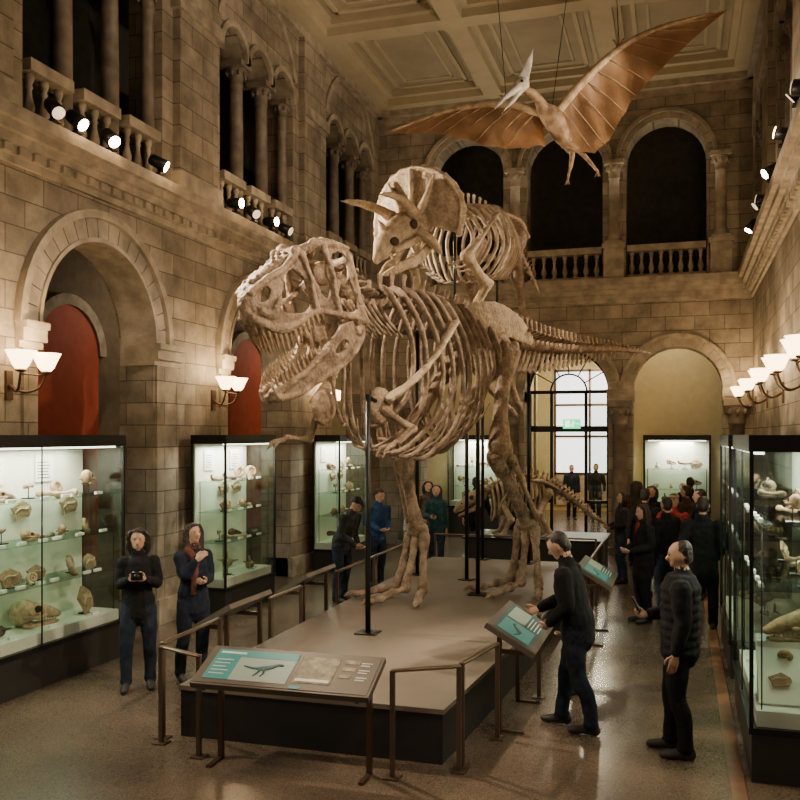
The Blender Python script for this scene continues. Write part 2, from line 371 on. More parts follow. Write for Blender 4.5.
for u in (-3.75,-1.28,1.18,-6.25):
    for z0,z1,n in [(3.40,3.48,.05),(3.48,3.6,.1),(3.6,3.68,.14)]: pbox(t,PB,u-.3,u+.3,z0,z1,-n,.5,TRIM)
    column(t,(u,YB-.02),0,3.42,.17,COLM)
for c in UC:
    arch_ring(t,PB,c,8.8,.86,1.0,-.05,.02,VOUS,vous=13); arch_ring(t,PB,c,8.8,1.0,1.08,-.1,.02,TRIM)
    balustrade(t,PB,c-.84,c+.84,TRIM)
for u in ((UC[0]+UC[1])/2,(UC[1]+UC[2])/2,.85,-5.95):
    column(t,(u,YB+.02),6.9,8.82,.13,TRIM); pbox(t,PB,u-.22,u+.22,6.14,6.92,-.16,.05,TRIM)
    pbox(t,PB,u-.26,u+.26,6.84,6.94,-.2,.05,TRIM)
pbox(t,PB,XL,XR,10.15,10.3,-.1,.02,TRIM); pbox(t,PB,XL,XR,10.3,10.48,-.22,.02,TRIM); pbox(t,PB,XL,XR,10.48,10.7,-.36,.02,CEIL)
build('trim_3',t)
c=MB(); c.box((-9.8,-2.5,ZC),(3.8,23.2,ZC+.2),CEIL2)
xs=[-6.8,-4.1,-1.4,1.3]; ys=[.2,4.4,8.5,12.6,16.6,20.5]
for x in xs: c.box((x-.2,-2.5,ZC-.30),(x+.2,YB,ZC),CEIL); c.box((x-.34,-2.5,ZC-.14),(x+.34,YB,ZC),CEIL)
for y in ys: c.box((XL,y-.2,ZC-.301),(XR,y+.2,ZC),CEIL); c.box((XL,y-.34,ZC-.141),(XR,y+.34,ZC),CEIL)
for i in range(len(xs)-1):
    for j in range(2,len(ys)-1):
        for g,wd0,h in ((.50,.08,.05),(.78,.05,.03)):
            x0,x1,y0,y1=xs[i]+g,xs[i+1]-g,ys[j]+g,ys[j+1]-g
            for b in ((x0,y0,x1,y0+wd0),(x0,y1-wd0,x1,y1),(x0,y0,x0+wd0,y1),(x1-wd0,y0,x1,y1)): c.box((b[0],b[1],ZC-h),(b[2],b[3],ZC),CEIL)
build('ceiling',c)
a=MB()
slab([(-9.6,0),(-3.6,0),(-3.6,4.6),(-1.4,4.6),(-1.4,0),(3.6,0),(3.6,5.86),(-9.6,5.86)],[],.2,lambda u,z,n:(u,23.6+n,z),a,OCHRE)
for x in (-3.72,-1.32): a.box((x-.06,YB+.56,0),(x+.06,23.6,5.86),OCHRE)
a.box((-5.2,23.8,0),(-5.0,32,5.2),OCHRE); a.box((.2,23.8,0),(.4,32,5.2),OCHRE); a.box((-5.2,23.8,5.2),(.4,32.2,5.4),CEIL)
build('wall_alcove',a)
DAY=mat('daylight_glass',(.9,.95,1),.4,emis=(.90,.95,1),es=2.4)
a=MB(); a.box((-5.0,32.0,0),(.2,32.2,5.2),OCHRE); build('wall_lobby',a)
a=MB(); 
a.box((-4.2,31.93,1.3),(-.6,31.96,4.9),DAY)
for x in (-4.2,-3.0,-1.8,-.6): a.box((x-.04,31.86,.2),(x+.04,31.93,4.95),BRONZE)
for z in (1.3,2.6,3.7,4.9): a.box((-4.2,31.86,z-.04),(-.6,31.93,z+.04),BRONZE)
a.box((-4.2,31.86,.2),(-.6,31.96,1.3),TRIM)
build('window_1',a)
a=MB(); yd=YB+.58; P=lambda u,z,n:(u,yd+n,z)
for x in (-3.41,-2.9,-2.1,-1.59): a.box((x-.035,yd,0),(x+.035,yd+.06,3.66),BLACK)
a.box((-3.45,yd-.02,2.72),(-1.55,yd+.08,2.86),BLACK); a.box((-3.45,yd,3.62),(-1.55,yd+.06,3.7),BLACK)
arch_ring(a,P,-2.5,3.66,.90,.99,0,.06,BLACK); arch_ring(a,P,-2.5,3.66,.4,.44,0,.06,BLACK)
for w in (30,60,90,120,150):
    w=math.radians(w); a.tube([(-2.5+.42*math.cos(w),yd+.03,3.66+.42*math.sin(w)),(-2.5+.9*math.cos(w),yd+.03,3.66+.9*math.sin(w))],.016,BLACK,6)
for x0,x1 in ((-3.38,-2.93),(-2.07,-1.62)):
    a.box((x0,yd+.02,.3),(x1,yd+.03,2.7),GLASS); a.box((x0,yd,0),(x1,yd+.05,.3),BLACK); a.box((x0,yd,1.05),(x1,yd+.05,1.12),BLACK)
    a.box((x0,yd+.02,2.86),(x1,yd+.03,3.6),GLASS)
build('door_1',a)
a=MB(); GREEN=mat('exit_green',(0,.45,.12),.4,emis=(.02,.8,.22),es=2.6); EW=mat('exit_white',(1,1,1),.4,emis=(.9,1,.9),es=3)
ex,ey,ez=-2.42,yd-.1,2.80
a.box((ex-.2,ey,ez),(ex+.2,ey+.05,ez+.22),GREEN)
a.box((ex-.15,ey-.006,ez+.04),(ex-.04,ey,ez+.19),EW); a.ell((ex+.04,ey-.004,ez+.175),(.016,.005,.016),EW,n=8,k=6)
a.tube([(ex+.04,ey-.004,ez+.15),(ex+.02,ey-.004,ez+.1),(ex+.05,ey-.004,ez+.07),(ex+.03,ey-.004,ez+.035)],.01,EW,6)
a.tube([(ex+.02,ey-.004,ez+.1),(ex-.02,ey-.004,ez+.06)],.01,EW,6); a.tube([(ex+.0,ey-.004,ez+.13),(ex+.08,ey-.004,ez+.13)],.008,EW,6)
a.tube([(ex+.1,ey-.004,ez+.11),(ex+.17,ey-.004,ez+.11)],.008,EW,6)
build('exit_sign',a)
a=MB(); pbox(a,PR,-2.5,YB,0,.3,-.05,0,TRIM); build('baseboard_right',a)
a=MB(); a.box((.36,5,0),(.47,20.6,.012),mat('oak_strip',(.20,.10,.055),.4,var=.2)); build('trim_4',a)
a=MB()
for c in CL[:-1]: pbox(a,PL,c+1.85,c+2.95,0,.32,-.05,0,TRIM)
build('baseboard_left',a)
# ---------------------------------------------------------------- fixtures
def sconce(P,u,z,e=26):
    m=MB(); x,y,_=P(u,0,0)
    def Q(du,n,dz): return P(u+du,z+dz,-n)
    pbox(m,P,u-.05,u+.05,z-.42,z-.1,-.03,.0,BRONZE)
    for s in (-1,1):
        p,r=crs([Q(0,.02,-.26),Q(s*.06,.16,-.33),Q(s*.16,.28,-.28),Q(s*.2,.34,-.13)],[.018,.016,.014,.014],5); m.tube(p,r,BRONZE,8)
        bx,by,bz=Q(s*.2,.34,-.13)
        m.lathe((bx,by,bz),[(.03,0),(.06,.01),(.05,.03)],BRONZE,12)
        m.lathe((bx,by,bz),[(.05,.03),(.085,.07),(.11,.13),(.15,.21),(.16,.225),(.15,.22),(.06,.08)],SHADE,16)
    m.tube([Q(-.2,.34,-.15),Q(.2,.34,-.15)],.01,BRONZE,6)
    e0=empty('wall_sconce',(x,y,z-.4)); build('lamp_body',m,e0)
    for s in (-1,1): light('POINT','bulb',Q(s*.2,.36,.16),e,(1,.70,.38),e0,size=.07)
for u in (3.0,8.1,12.6,16.9): sconce(PL,u,3.45,28)
for u in (7.6,10.0,12.3,14.7,17.3,19.9): sconce(PR,u,3.55,24)
def spotfix(x,y,z,tgt,e,spot=45,on=True,size=.06,col=WARM):
    m=MB(); d=(V(tgt)-V((x,y,z))).normalized(); p=V((x,y,z))
    m.tube([p-d*.14,p-d*.10,p+d*.10],[.06,.08,.09],BLACK,12,cap=2)
    m.tube([p+d*.10,p+d*.112],[.075,.075],LENS if on else LENSDIM,12,cap=2)
    m.box((x-.02,y-.02,z-.14),(x+.02,y+.02,z-.04),BLACK); m.box((x-.06,y-.06,z-.16),(x+.06,y+.06,z-.14),BLACK)
    e0=empty('track_spotlight',(x,y,z-.16)); build('lamp_head',m,e0)
    if e: light('SPOT','beam',p+d*.14,e,col,e0,tgt,size=size,spot=spot)
    if on: light('POINT','spill',p+d*.2+V((0,0,.05)),7,(1,.68,.36),e0,size=.05)
L0=[(8.55,(-2.6,7.2,2.6),0),(8.95,(-3.6,9.2,3.9),2000),(9.6,(-3.2,8.5,3.2),1900),(10.7,(-2.5,12.5,4.),1700),(12.9,(-3.6,12.8,6),1500),(13.5,(-3,12,4),0),(14.2,(-2.9,14,6),1600),(14.8,(-2,15,4),0)]
for y,t,e in L0: spotfix(XL+.25,y,6.34,t,e,42,y not in (8.55,14.8,13.5))
L1=[(9.5,(-3.6,9.4,4.0),1300),(11.1,(-2.3,12.4,3.5),0),(12.6,(-1.6,13.2,7.4),400),(14.3,(-2.6,13.4,4.2),900),(16.2,(-3,16,3),0),(18.0,(-2.7,17.3,1.2),700)]
for y,t,e in L1: spotfix(XR-.22,y,6.55,t,e,45,bool(e))
spotfix(XR-.25,6.2,6.34,(-3.8,8.6,2.8),1000,50)
spotfix(XR-.25,5.0,6.34,(-.5,7.2,0),700,50)
spotfix(XR-.25,4.0,6.34,(-2.8,6.9,.6),480,40)
spotfix(XL+.25,5.5,6.34,(-1.2,7.5,0),700,50)
spotfix(XL+.25,4.4,6.34,(-5,8.0,1),600,40)
for y0_,t_ in ((7.4,(-7,9.5,8.2)),(10.4,(-7,13.5,8.4)),(15.2,(-7,17.5,8.4))): spotfix(XR-.25,y0_,6.34,t_,400,75,False)  # extra spots added to brighten the left upper wall
e0=empty('gallery_uplight',(-2.75,YB-.1,6.9))
for x in (-4.8,-2.53,-.3):
    m=MB(); m.tube([(x,YB+.02,6.9),(x,YB+.02,6.99)],[.05,.06],BLACK,10,cap=2); build('lamp_head',m,e0)
    light('SPOT','beam',(x,YB-.05,7.04),70,(1,.85,.6),e0,(x,YB-1.8,10.7),size=.08,spot=110)
# ---------------------------------------------------------------- fossils
def setM(m,p,s=1,a=0,tilt=0): m.M=Matrix.Translation(V(p))@Matrix.Rotation(a,4,'Z')@Matrix.Rotation(tilt,4,'X')@Matrix.Scale(s,4)
def f_skull(m,p,s,a,mt=FOSC):
    setM(m,p,s,a)
    m.ell((-.12,0,.13),(.12,.09,.11),mt); q,r=crs([(-.05,0,.14),(.1,0,.11),(.22,0,.07)],[(.075,.08),(.055,.055),(.03,.03)],4); m.tube(q,r,mt,10,up=(0,0,1))
    for y in (-1,1):
        q,r=crs([(-.15,y*.07,.1),(-.05,y*.12,.09),(.06,y*.06,.09)],[.018,.02,.018],4); m.tube(q,r,mt,6)
        m.ell((-.02,y*.068,.15),(.035,.02,.03),SOCKET_DARK); q,r=crs([(-.14,y*.07,.03),(0,y*.05,.0+.01),(.2,y*.02,.015)],[.025,.022,.015],4); m.tube(q,r,mt,6)
        for i in range(6): m.tube([(.03+.03*i,y*(.045-.004*i),.075-.006*i),(.03+.03*i,y*(.045-.004*i),.03)],[.008,.001],FOSC,5,cap=0)
    m.M=Matrix()
def f_bone(m,p,s,a,mt=FOSA):
    setM(m,p,s,a); q,r=crs([(-.25,0,.06),(-.2,0,.055),(-.05,.01,.05),(.12,0,.05),(.2,0,.055),(.25,.01,.06)],[.055,.05,.028,.028,.045,.055],3); m.tube(q,r,mt,8)
    m.ell((-.25,.03,.055),(.04,.035,.05),mt,n=8,k=6); m.ell((.25,-.03,.055),(.04,.035,.05),mt,n=8,k=6); m.M=Matrix()
def f_amm(m,p,s,a,mt=FOSB,tilt=1.2):
    setM(m,p,s,a,tilt); q=[];r=[]
    for i in range(54):
        w=i*.32; k=.012*math.exp(.145*w); q.append((k*math.cos(w),k*math.sin(w),0)); r.append(k*.36*(1.12 if i%2 else .95))
    m.tube(q,r,mt,8,up=(0,0,1)); m.M=Matrix()
def f_slab(m,p,s,a,mt=SLABM,tilt=1.25):
    setM(m,p,s,a,tilt); pts=[(.2*math.cos(i*.7)*(1+.25*math.sin(i*2.3)),.13*math.sin(i*.7)*(1+.2*math.cos(i*3.1))) for i in range(9)]
    n=9; m.add([(x,y,0) for x,y in pts]+[(x*.93,y*.93,.035) for x,y in pts],[tuple(range(n-1,-1,-1)),tuple(range(n,2*n))]+[(i,(i+1)%n,n+(i+1)%n,n+i) for i in range(n)],mt,False)
    q,r=crs([(-.14,-.02,.04),(-.05,.03,.045),(.05,.02,.045),(.14,.05,.04)],[.008,.014,.014,.008],4); m.tube(q,r,FOSC,6)
    for i in range(8):
        x=-.1+.028*i; m.tube([(x,.02,.042),(x+.01,-.03,.046),(x+.0,-.06,.04)],.005,FOSC,5); m.tube([(x,.02,.042),(x+.01,.06,.04)],.005,FOSC,5)
    m.M=Matrix()
def f_jaw(m,p,s,a,mt=FOSA):
    setM(m,p,s,a); q,r=crs([(-.2,0,.12),(-.18,0,.05),(-.05,0,.035),(.12,0,.035),(.22,0,.06)],[(.03,.02),(.04,.025),(.035,.02),(.03,.02),(.02,.015)],4); m.tube(q,r,mt,8,up=(0,1,0))
    for i in range(9): m.tube([(-.1+.035*i,0,.05),(-.105+.035*i,0,.1)],[.011,.002],FOSC,5,cap=0)
    m.M=Matrix()
def f_vert(m,p,s,a,mt=FOSA):
    setM(m,p,s,a); m.tube([(-.04,0,.06),(0,0,.06),(.04,0,.06)],[.06,.045,.06],mt,10,cap=2); m.tube([(0,0,.1),(-.02,0,.2)],[(.012,.03),(.01,.02)],mt,6,up=(1,0,0))
    for y in (-1,1): m.tube([(0,y*.04,.08),(-.01,y*.13,.1)],[.02,.01],mt,6)
    m.M=Matrix()
def stand(m,p,h): m.tube([p,(p[0],p[1],p[2]+h)],.006,BLACK,5); m.box((p[0]-.05,p[1]-.05,p[2]),(p[0]+.05,p[1]+.05,p[2]+.012),BLACK)
FF=[f_skull,f_bone,f_amm,f_slab,f_jaw,f_vert]
def case(name,x0,x1,y0,y1,H=2.65,open_='x+',shelves=(1.05,1.5,1.95),e=35,base=.42,seed=1,dens=1.05,split=1.2):
    rr=random.Random(seed); e0=empty(name,((x0+x1)/2,(y0+y1)/2,0))
    m=MB(); m.box((x0,y0,.0),(x1,y1,base-.05),PLIN); m.box((x0-.02,y0-.02,base-.05),(x1+.02,y1+.02,base),BLACK)
    m.box((x0-.02,y0-.02,H-.13),(x1+.02,y1+.02,H),BLACK); m.box((x0+.04,y0+.04,base),(x1-.04,y1-.04,base+.12),WHITE)
    for x in (x0,x1):
        for y in (y0,y1): m.box((x-.015,y-.015,base),(x+.015,y+.015,H-.13),BLACK)
    alongY=open_ in('x+','x-')
    if alongY:
        k=max(1,round((y1-y0)/split)); fx=x1 if open_=='x+' else x0; bx=x0 if open_=='x+' else x1
        for i in range(1,k): y=y0+(y1-y0)*i/k; m.box((fx-.006,y-.006,base),(fx+.006,y+.006,H-.13),BLACK)
        m.box((min(bx,bx+(.04 if bx==x0 else -.04)),y0+.02,base),(max(bx,bx+(.04 if bx==x0 else -.04)),y1-.02,H-.13),CREAM)
        m.box((fx-.1 if fx==x1 else fx+.04,y0+.1,H-.15),(fx-.04 if fx==x1 else fx+.1,y1-.1,H-.131),STRIP)
    else:
        m.box((x0+.02,y1-.04,base),(x1-.02,y1,H-.13),CREAM); m.box((x0+.1,y0+.04,H-.15),(x1-.1,y0+.1,H-.131),STRIP)
    for z in shelves:
        for x in (x0+.08,x1-.08):
            for y in (y0+.08,y1-.08): m.tube([(x,y,base+.1),(x,y,z)],.006,BRONZE,5)
    build('frame',m,e0)
    g=MB()
    if open_!='x-' : g.box((x1-.004,y0+.02,base),(x1+.004,y1-.02,H-.13),GLASS)
    if open_!='x+' : g.box((x0-.004,y0+.02,base),(x0+.004,y1-.02,H-.13),GLASS)
    g.box((x0+.02,y0-.004,base),(x1-.02,y0+.004,H-.13),GLASS)
    if alongY: g.box((x0+.02,y1-.004,base),(x1-.02,y1+.004,H-.13),GLASS)
    build('glass',g,e0)
    g=MB()
    for z in shelves: g.box((x0+.06,y0+.06,z),(x1-.06,y1-.06,z+.012),SHELF)
    if shelves: build('shelves',g,e0)
    f=MB(); mts=[FOSA,FOSB,FOSA,FOSA,FOSC]
    for li,z in enumerate((base+.12,)+tuple(s+.012 for s in shelves)):
        Lx=(y1-y0) if alongY else (x1-x0); n=max(2,int(Lx/.36*dens)) if li else max(1,int(Lx/.7))
        for i in range(n):
            q=(i+.5)/n+rr.uniform(-.03,.03); dd=rr.uniform(.35,.65)
            if alongY: p=(x0+(x1-x0)*dd,y0+.15+(Lx-.3)*q,z)
            else: p=(x0+.15+(Lx-.3)*q,y0+(y1-y0)*dd,z)
            fn=rr.choice(FF); s=rr.uniform(.5,.85) if li else rr.uniform(1.0,1.35); a=rr.uniform(-.6,.6)+(math.pi/2 if alongY else 0)
            mt=rr.choice(mts)
            if fn in (f_amm,f_slab):
                fn(f,(p[0],p[1],p[2]+.13*s),s,a,mt if fn is f_amm else SLABM)
                stand(f,(p[0],p[1],p[2]),.13*s)
            elif rr.random()<.35: stand(f,p,.15); fn(f,(p[0],p[1],p[2]+.11),s*.9,a,mt)
            else: fn(f,p,s,a,mt)
            if alongY: 
                fx=x1-.1 if open_=='x+' else x0+.1
                f.box((fx-.03,p[1]-.06,z),(fx+.0,p[1]+.06,z+.03),LABEL)
            else: f.box((p[0]-.06,y0+.08,z),(p[0]+.06,y0+.11,z+.03),LABEL)
    if alongY:
        bx2=x0+.05 if open_=='x+' else x1-.05; sg=1 if open_=='x+' else -1
        for i in range(max(1,int((y1-y0)/.8))):
            y=y0+.4+i*.8
            if y<y1-.2:
                f.box((min(bx2,bx2+sg*.01),y-.15,2.12),(max(bx2,bx2+sg*.01),y+.15,2.42),LABEL)
                for k in range(6): f.box((min(bx2+sg*.01,bx2+sg*.013),y-.12,2.16+k*.035),(max(bx2+sg*.01,bx2+sg*.013),y+rr.uniform(.02,.12),2.17+k*.035),INK)
                f_slab(f,(bx2+sg*.03,y+.38 if y+.5<y1 else y,1.82),.8,math.pi/2*sg,SLABM,1.5)
    build('fossils',f,e0)
    sx,sy=(x1-x0)*.5,(y1-y0)*.85
    light('AREA','case_lamp',((x0+x1)/2,(y0+y1)/2,H-.17),e,(1,.94,.78),e0,((x0+x1)/2,(y0+y1)/2,0),size=sx,size_y=sy)
    return e0
case('display_case',-6.98,-6.38,5.0,9.33,seed=3,e=105,base=.45,split=1.6)
case('display_case',-6.84,-6.30,11.72,13.38,seed=5,e=58)
case('display_case',-6.84,-6.30,16.3,18.0,seed=8,e=58)
RC=case('display_case',.52,1.42,7.35,9.5,open_='x-',seed=21,e=70,base=.42,shelves=(1.45,1.95))
case('display_case',.52,1.42,10.4,12.6,open_='x-',seed=12,e=45)
case('display_case',-.85,.7,23.0,23.5,H=2.65,open_='y-',seed=15,e=60,base=.8,shelves=(1.3,1.8))
case('display_case',-5.8,-4.3,22.9,23.5,H=2.65,open_='y-',seed=16,e=60,base=.8,shelves=(1.3,1.8))
m=MB(); m.M=Matrix.Translation((.97,7.75,.78))@Matrix.Rotation(math.radians(50),4,'X'); m.box((-.38,-.3,-.02),(.38,.3,.02),WHITE); m.M=Matrix()
for i,(dx,dz) in enumerate(((-.22,-.12),(.0,-.14),(.22,-.1),(-.18,.1),(.14,.1))):
    f_amm(m,(.97+dx,7.72+dz*.64,.81+dz*.77),.45,i,FOSA,.9) if i%2 else f_slab(m,(.97+dx,7.72+dz*.64,.81+dz*.77),.45,0,SLABM,.9)
m.box((.6,7.85,.54),(1.34,7.9,.98),WHITE)
f_skull(m,(.92,7.95,.98),1.2,math.radians(200),FOSA)
build('specimen_board',m,RC)
for i,(x,y,e) in enumerate(((-5,22.2,60),(-.1,22.2,70),(-2.5,25,320),(-2.5,28.8,240),(-8.4,13.9,36),(-8.4,20.2,40),(-8.4,7,25))):  # lamps added out of sight to light the aisle, alcoves and lobby
    zt=5.86 if y<24 else 5.2
    dz=.9 if x<-8 else .3
    e0=empty('added_aisle_fill' if x<-8 else 'added_room_fill',(x,y,zt-dz)); m=MB(); m.tube([(x,y,zt),(x,y,zt-dz+.28)],.012 if x<-8 else .08,BRONZE,8); m.ell((x,y,zt-dz+.15),.12,SHADE,n=16,k=10); build('lamp_body',m,e0)
    light('POINT','bulb',(x,y,zt-dz-.1),e,(1,.84,.6),e0,size=.15)
# ---------------------------------------------------------------- platform, rails, panels
PT=.45
p=MB(); pts=[(-4.2,7.0),(-1.82,7.0),(-1.62,10.2),(-1.55,15.7),(-4.25,15.7)]; n=5
def prism(mb,pts,z0,z1,m,top=None):
    n=len(pts); mb.add([(x,y,z0) for x,y in pts]+[(x,y,z1) for x,y in pts],[tuple(range(n-1,-1,-1))]+[(i,(i+1)%n,n+(i+1)%n,n+i) for i in range(n)],m,False)
    mb.add([(x,y,z1) for x,y in pts],[tuple(range(n))],top or m,False)
prism(p,pts,0,PT-.04,PLIN); 
cx,cy=-2.9,11.3
prism(p,[(cx+(x-cx)*1.012,cy+(y-cy)*1.004) for x,y in pts],PT-.04,PT,PLATTOP,PLATTOP)
build('display_platform',p,recalc=False)
def railing(name,pts,h=.83,step=1.6,r=.022):
    m=MB(); q=[(x,y,h) for x,y in pts]; 
    for i in range(len(q)-1):
        a,b=V(q[i]),V(q[i+1])
        m.tube([a,b],[(.03,.016),(.03,.016)],RAILM,8,up=(0,0,1))
        L=(b-a).length; k=max(1,round(L/step))
        for j in range(k+1 if i==len(q)-2 else k):
            c=a+(b-a)*j/k; m.box((c.x-.018,c.y-.018,0),(c.x+.018,c.y+.018,h),RAILM); m.box((c.x-.06,c.y-.06,0),(c.x+.06,c.y+.06,.012),RAILM)
    build(name,m)
railing('barrier_railing',[(-3.78,6.58),(-4.26,6.78)])
railing('barrier_railing',[(-4.32,6.9),(-4.36,8.0)])
railing('barrier_railing',[(-4.36,9.15),(-4.36,10.0)])
railing('barrier_railing',[(-4.36,11.2),(-4.42,15.9)])
railing('barrier_railing',[(-4.3,16.0),(-1.4,16.0)])
railing('barrier_railing',[(-2.12,6.62),(-1.66,6.9)])
railing('barrier_railing',[(-1.66,7.0),(-1.52,7.75)])
railing('barrier_railing',[(-1.36,9.1),(-1.3,11.3)])
railing('barrier_railing',[(-1.25,12.7),(-1.25,15.9)])
TEAL=mat('panel_teal',(.04,.25,.24),.5,emis=(.08,.45,.42),es=.15); TEALD=mat('panel_dark_teal',(.02,.12,.13),.5); PALE=mat('panel_pale',(.42,.53,.49),.6); PHOTO=mat('panel_photo',(.12,.13,.08),.6,col2=(.4,.34,.24),scale=14); GREY=mat('panel_frame',(.13,.108,.088),.5,metal=.3)
def panel(name,c,ang,w,dp,z,tilt=28,design=0):
    m=MB(); e=Matrix.Translation((c[0],c[1],z))@Matrix.Rotation(ang,4,'Z'); T=e@Matrix.Rotation(math.radians(tilt),4,'X'); m.M=T
    m.box((-w/2,-dp/2,-.05),(w/2,dp/2,0),GREY); m.box((-w/2+.02,-dp/2+.02,0),(w/2-.02,dp/2-.02,.004),GREY)
    def r(x0,x1,y0,y1,mt,h=.007): m.box((x0*w-w/2,y0*dp-dp/2,.0),(x1*w-w/2,y1*dp-dp/2,h),mt)
    if design==0:
        r(.05,.53,.14,.9,PALE); r(.05,.53,.72,.9,TEAL,.009); r(.05,.2,.14,.72,TEAL,.008)
        for i in range(5): r(.07,.07+.1-.01*(i%3),.62-.09*i,.64-.09*i,LABEL,.010)
        r(.07,.22,.79,.84,LABEL,.011)
        def s(pts,rad): 
            q,rr=crs([(x*w-w/2,y*dp-dp/2,.010) for x,y in pts],rad,4); m.tube(q,[(a,.003) for a in rr],TEALD,8,up=(0,0,1))
        s([(.25,.5),(.31,.46),(.37,.47),(.41,.52),(.44,.58),(.47,.57)],[.004,.012,.03,.024,.014,.012]); s([(.365,.45),(.38,.36),(.37,.27)],[.014,.008,.006]); s([(.35,.45),(.345,.35),(.33,.27)],[.014,.008,.006])
        r(.56,.77,.2,.86,PHOTO); r(.57,.76,.24,.3,LABEL,.009)
        for i in range(3): r(.80,.88-.01*i,.75-.18*i,.84-.18*i,PHOTO)
        for i in range(3): r(.89,.95,.78-.18*i,.80-.18*i,LABEL); r(.89,.94,.72-.18*i,.74-.18*i,LABEL)
        r(.56,.62,.05,.12,TEAL)
    else:
        r(.05,.95,.12,.9,TEALD); r(.08,.45,.2,.82,TEAL,.009); r(.5,.9,.45,.82,PALE,.009)
        for i in range(4): r(.5,.85-.03*(i%2),.38-.07*i,.40-.07*i,LABEL,.009)
        q,rr=crs([((x)*w-w/2,y*dp-dp/2,.011) for x,y in ((.12,.5),(.2,.45),(.28,.48),(.34,.6),(.4,.6))],[.004,.014,.03,.012,.012],4); m.tube(q,[(a,.003) for a in rr],TEALD,8,up=(0,0,1))
    m.M=e
    for s in (-1,1):
        x=s*(w/2-.1); yb=.12
        m.box((x-.02,yb-.02,-z),(x+.02,yb+.02,-.06+.05),BRONZE); m.box((x-.02,-.1,-z),(x+.02,yb+.02,-z+.02),BRONZE)
        m.box((x-.015,-dp/2+.05,-.16),(x+.015,yb,-.12),BRONZE)
    m.M=Matrix(); build(name,m)
panel('info_panel',(-2.95,6.5),math.radians(1),1.48,.48,.80,24)
panel('info_panel',(-1.42,8.42),math.radians(90),1.15,.50,.86,30,1)
panel('info_panel',(-1.02,12.0),math.radians(90),1.1,.5,.88,30,1)
panel('info_panel',(-4.50,8.55),math.radians(-90),.95,.46,.84,30,1)
panel('info_panel',(-4.55,10.6),math.radians(-90),.95,.46,.84,30,1)
# ---------------------------------------------------------------- T. rex skeleton
def frame(org,f): 
    f=V((f[0],f[1],0)).normalized(); l=V((-f.y,f.x,0)); M=Matrix.Identity(4)
    for i in range(3): M[i][0]=f[i]; M[i][1]=l[i]; M[i][2]=(0,0,1)[i]; M[i][3]=org[i]
    return M
def vertebrae(mb,path,n,size,sp,tr,mt,chev=None,L=.9):
    q,_=crs(path,[1]*len(path),12); ln=[0]
    for i in range(1,len(q)): ln.append(ln[-1]+(q[i]-q[i-1]).length)
    tot=ln[-1]
    def at(d):
        for i in range(1,len(q)):
            if ln[i]>=d: 
                k=(d-ln[i-1])/max(1e-6,ln[i]-ln[i-1]); return q[i-1].lerp(q[i],k),(q[i]-q[i-1]).normalized()
        return q[-1],(q[-1]-q[-2]).normalized()
    for i in range(n):
        t=(i+.5)/n; p,tg=at(t*tot); c=size(t); h=tot/n*L/2; up=(V((0,0,1))-tg*tg.z).normalized(); s=tg.cross(up)
        mb.tube([p-tg*h,p-tg*h*.75,p,p+tg*h*.75,p+tg*h],[c*.9,c,c*.68,c,c*.9],mt,9)
        a=sp(t)
        if a>0: mb.tube([p+up*c*.5,p+up*(c+a*.6)-tg*a*.1,p+up*(c+a)-tg*a*.18],[(c*.25,h*.5),(c*.16,h*.5),(c*.24,h*.6)],mt,8,up=tg)
        mb.ell(p+up*c*.9,(c*.5,c*.5,c*.4),mt,n=8,k=5)
        b=tr(t)
        if b>0:
            for k in (-1,1): mb.tube([p+up*c*.6,p+s*k*(c+b)+up*(c*.8)-tg*b*.15],[c*.35,c*.2],mt,6)
        if chev and chev(t)>0:
            v=chev(t); mb.tube([p-up*c*.8-tg*h,p-up*(c+v*.5)-tg*(h+v*.2),p-up*(c+v)-tg*(h+v*.5)],[(c*.2,c*.3),(c*.14,c*.3),(c*.1,c*.4)],mt,6,up=tg)
B=MB(); MR=frame((-2.65,12.35,0),(-.40,-.917)); B.M=MR
sz=lambda a: 4.08+.24*math.sin(min(max(a,0),2.3)/2.3*1.9)
vertebrae(B,[(-.7,0,4.05),(-1.6,0,4.02),(-2.7,0,4.06),(-3.9,.03,4.14),(-5.2,.05,4.15)],34,lambda t:.12*(1-t)**.8+.018,lambda t:.26*(1-t)**1.3,lambda t:.22*(1-t)**1.6,BONE,lambda t:.38*(1-t)**1.2 if t>.04 else 0,.86)
vertebrae(B,[(-.7,0,4.05),(0,0,4.1),(.8,0,4.25),(1.6,0,4.34),(2.2,0,4.27)],14,lambda t:.115,lambda t:.20,lambda t:.17,BONE,None,.82)
vertebrae(B,[(2.2,0,4.27),(2.45,0,4.22),(2.7,0,4.34),(2.92,0,4.52)],7,lambda t:.12,lambda t:.13,lambda t:.14,BONE,None,.92)
for i in range(7):
    a=2.25+.1*i
    for k in (-1,1): B.tube([(a,k*.1,4.2),(a-.1,k*.17,4.02),(a-.32,k*.2,3.85)],[.03,.022,.01],BONE,6)
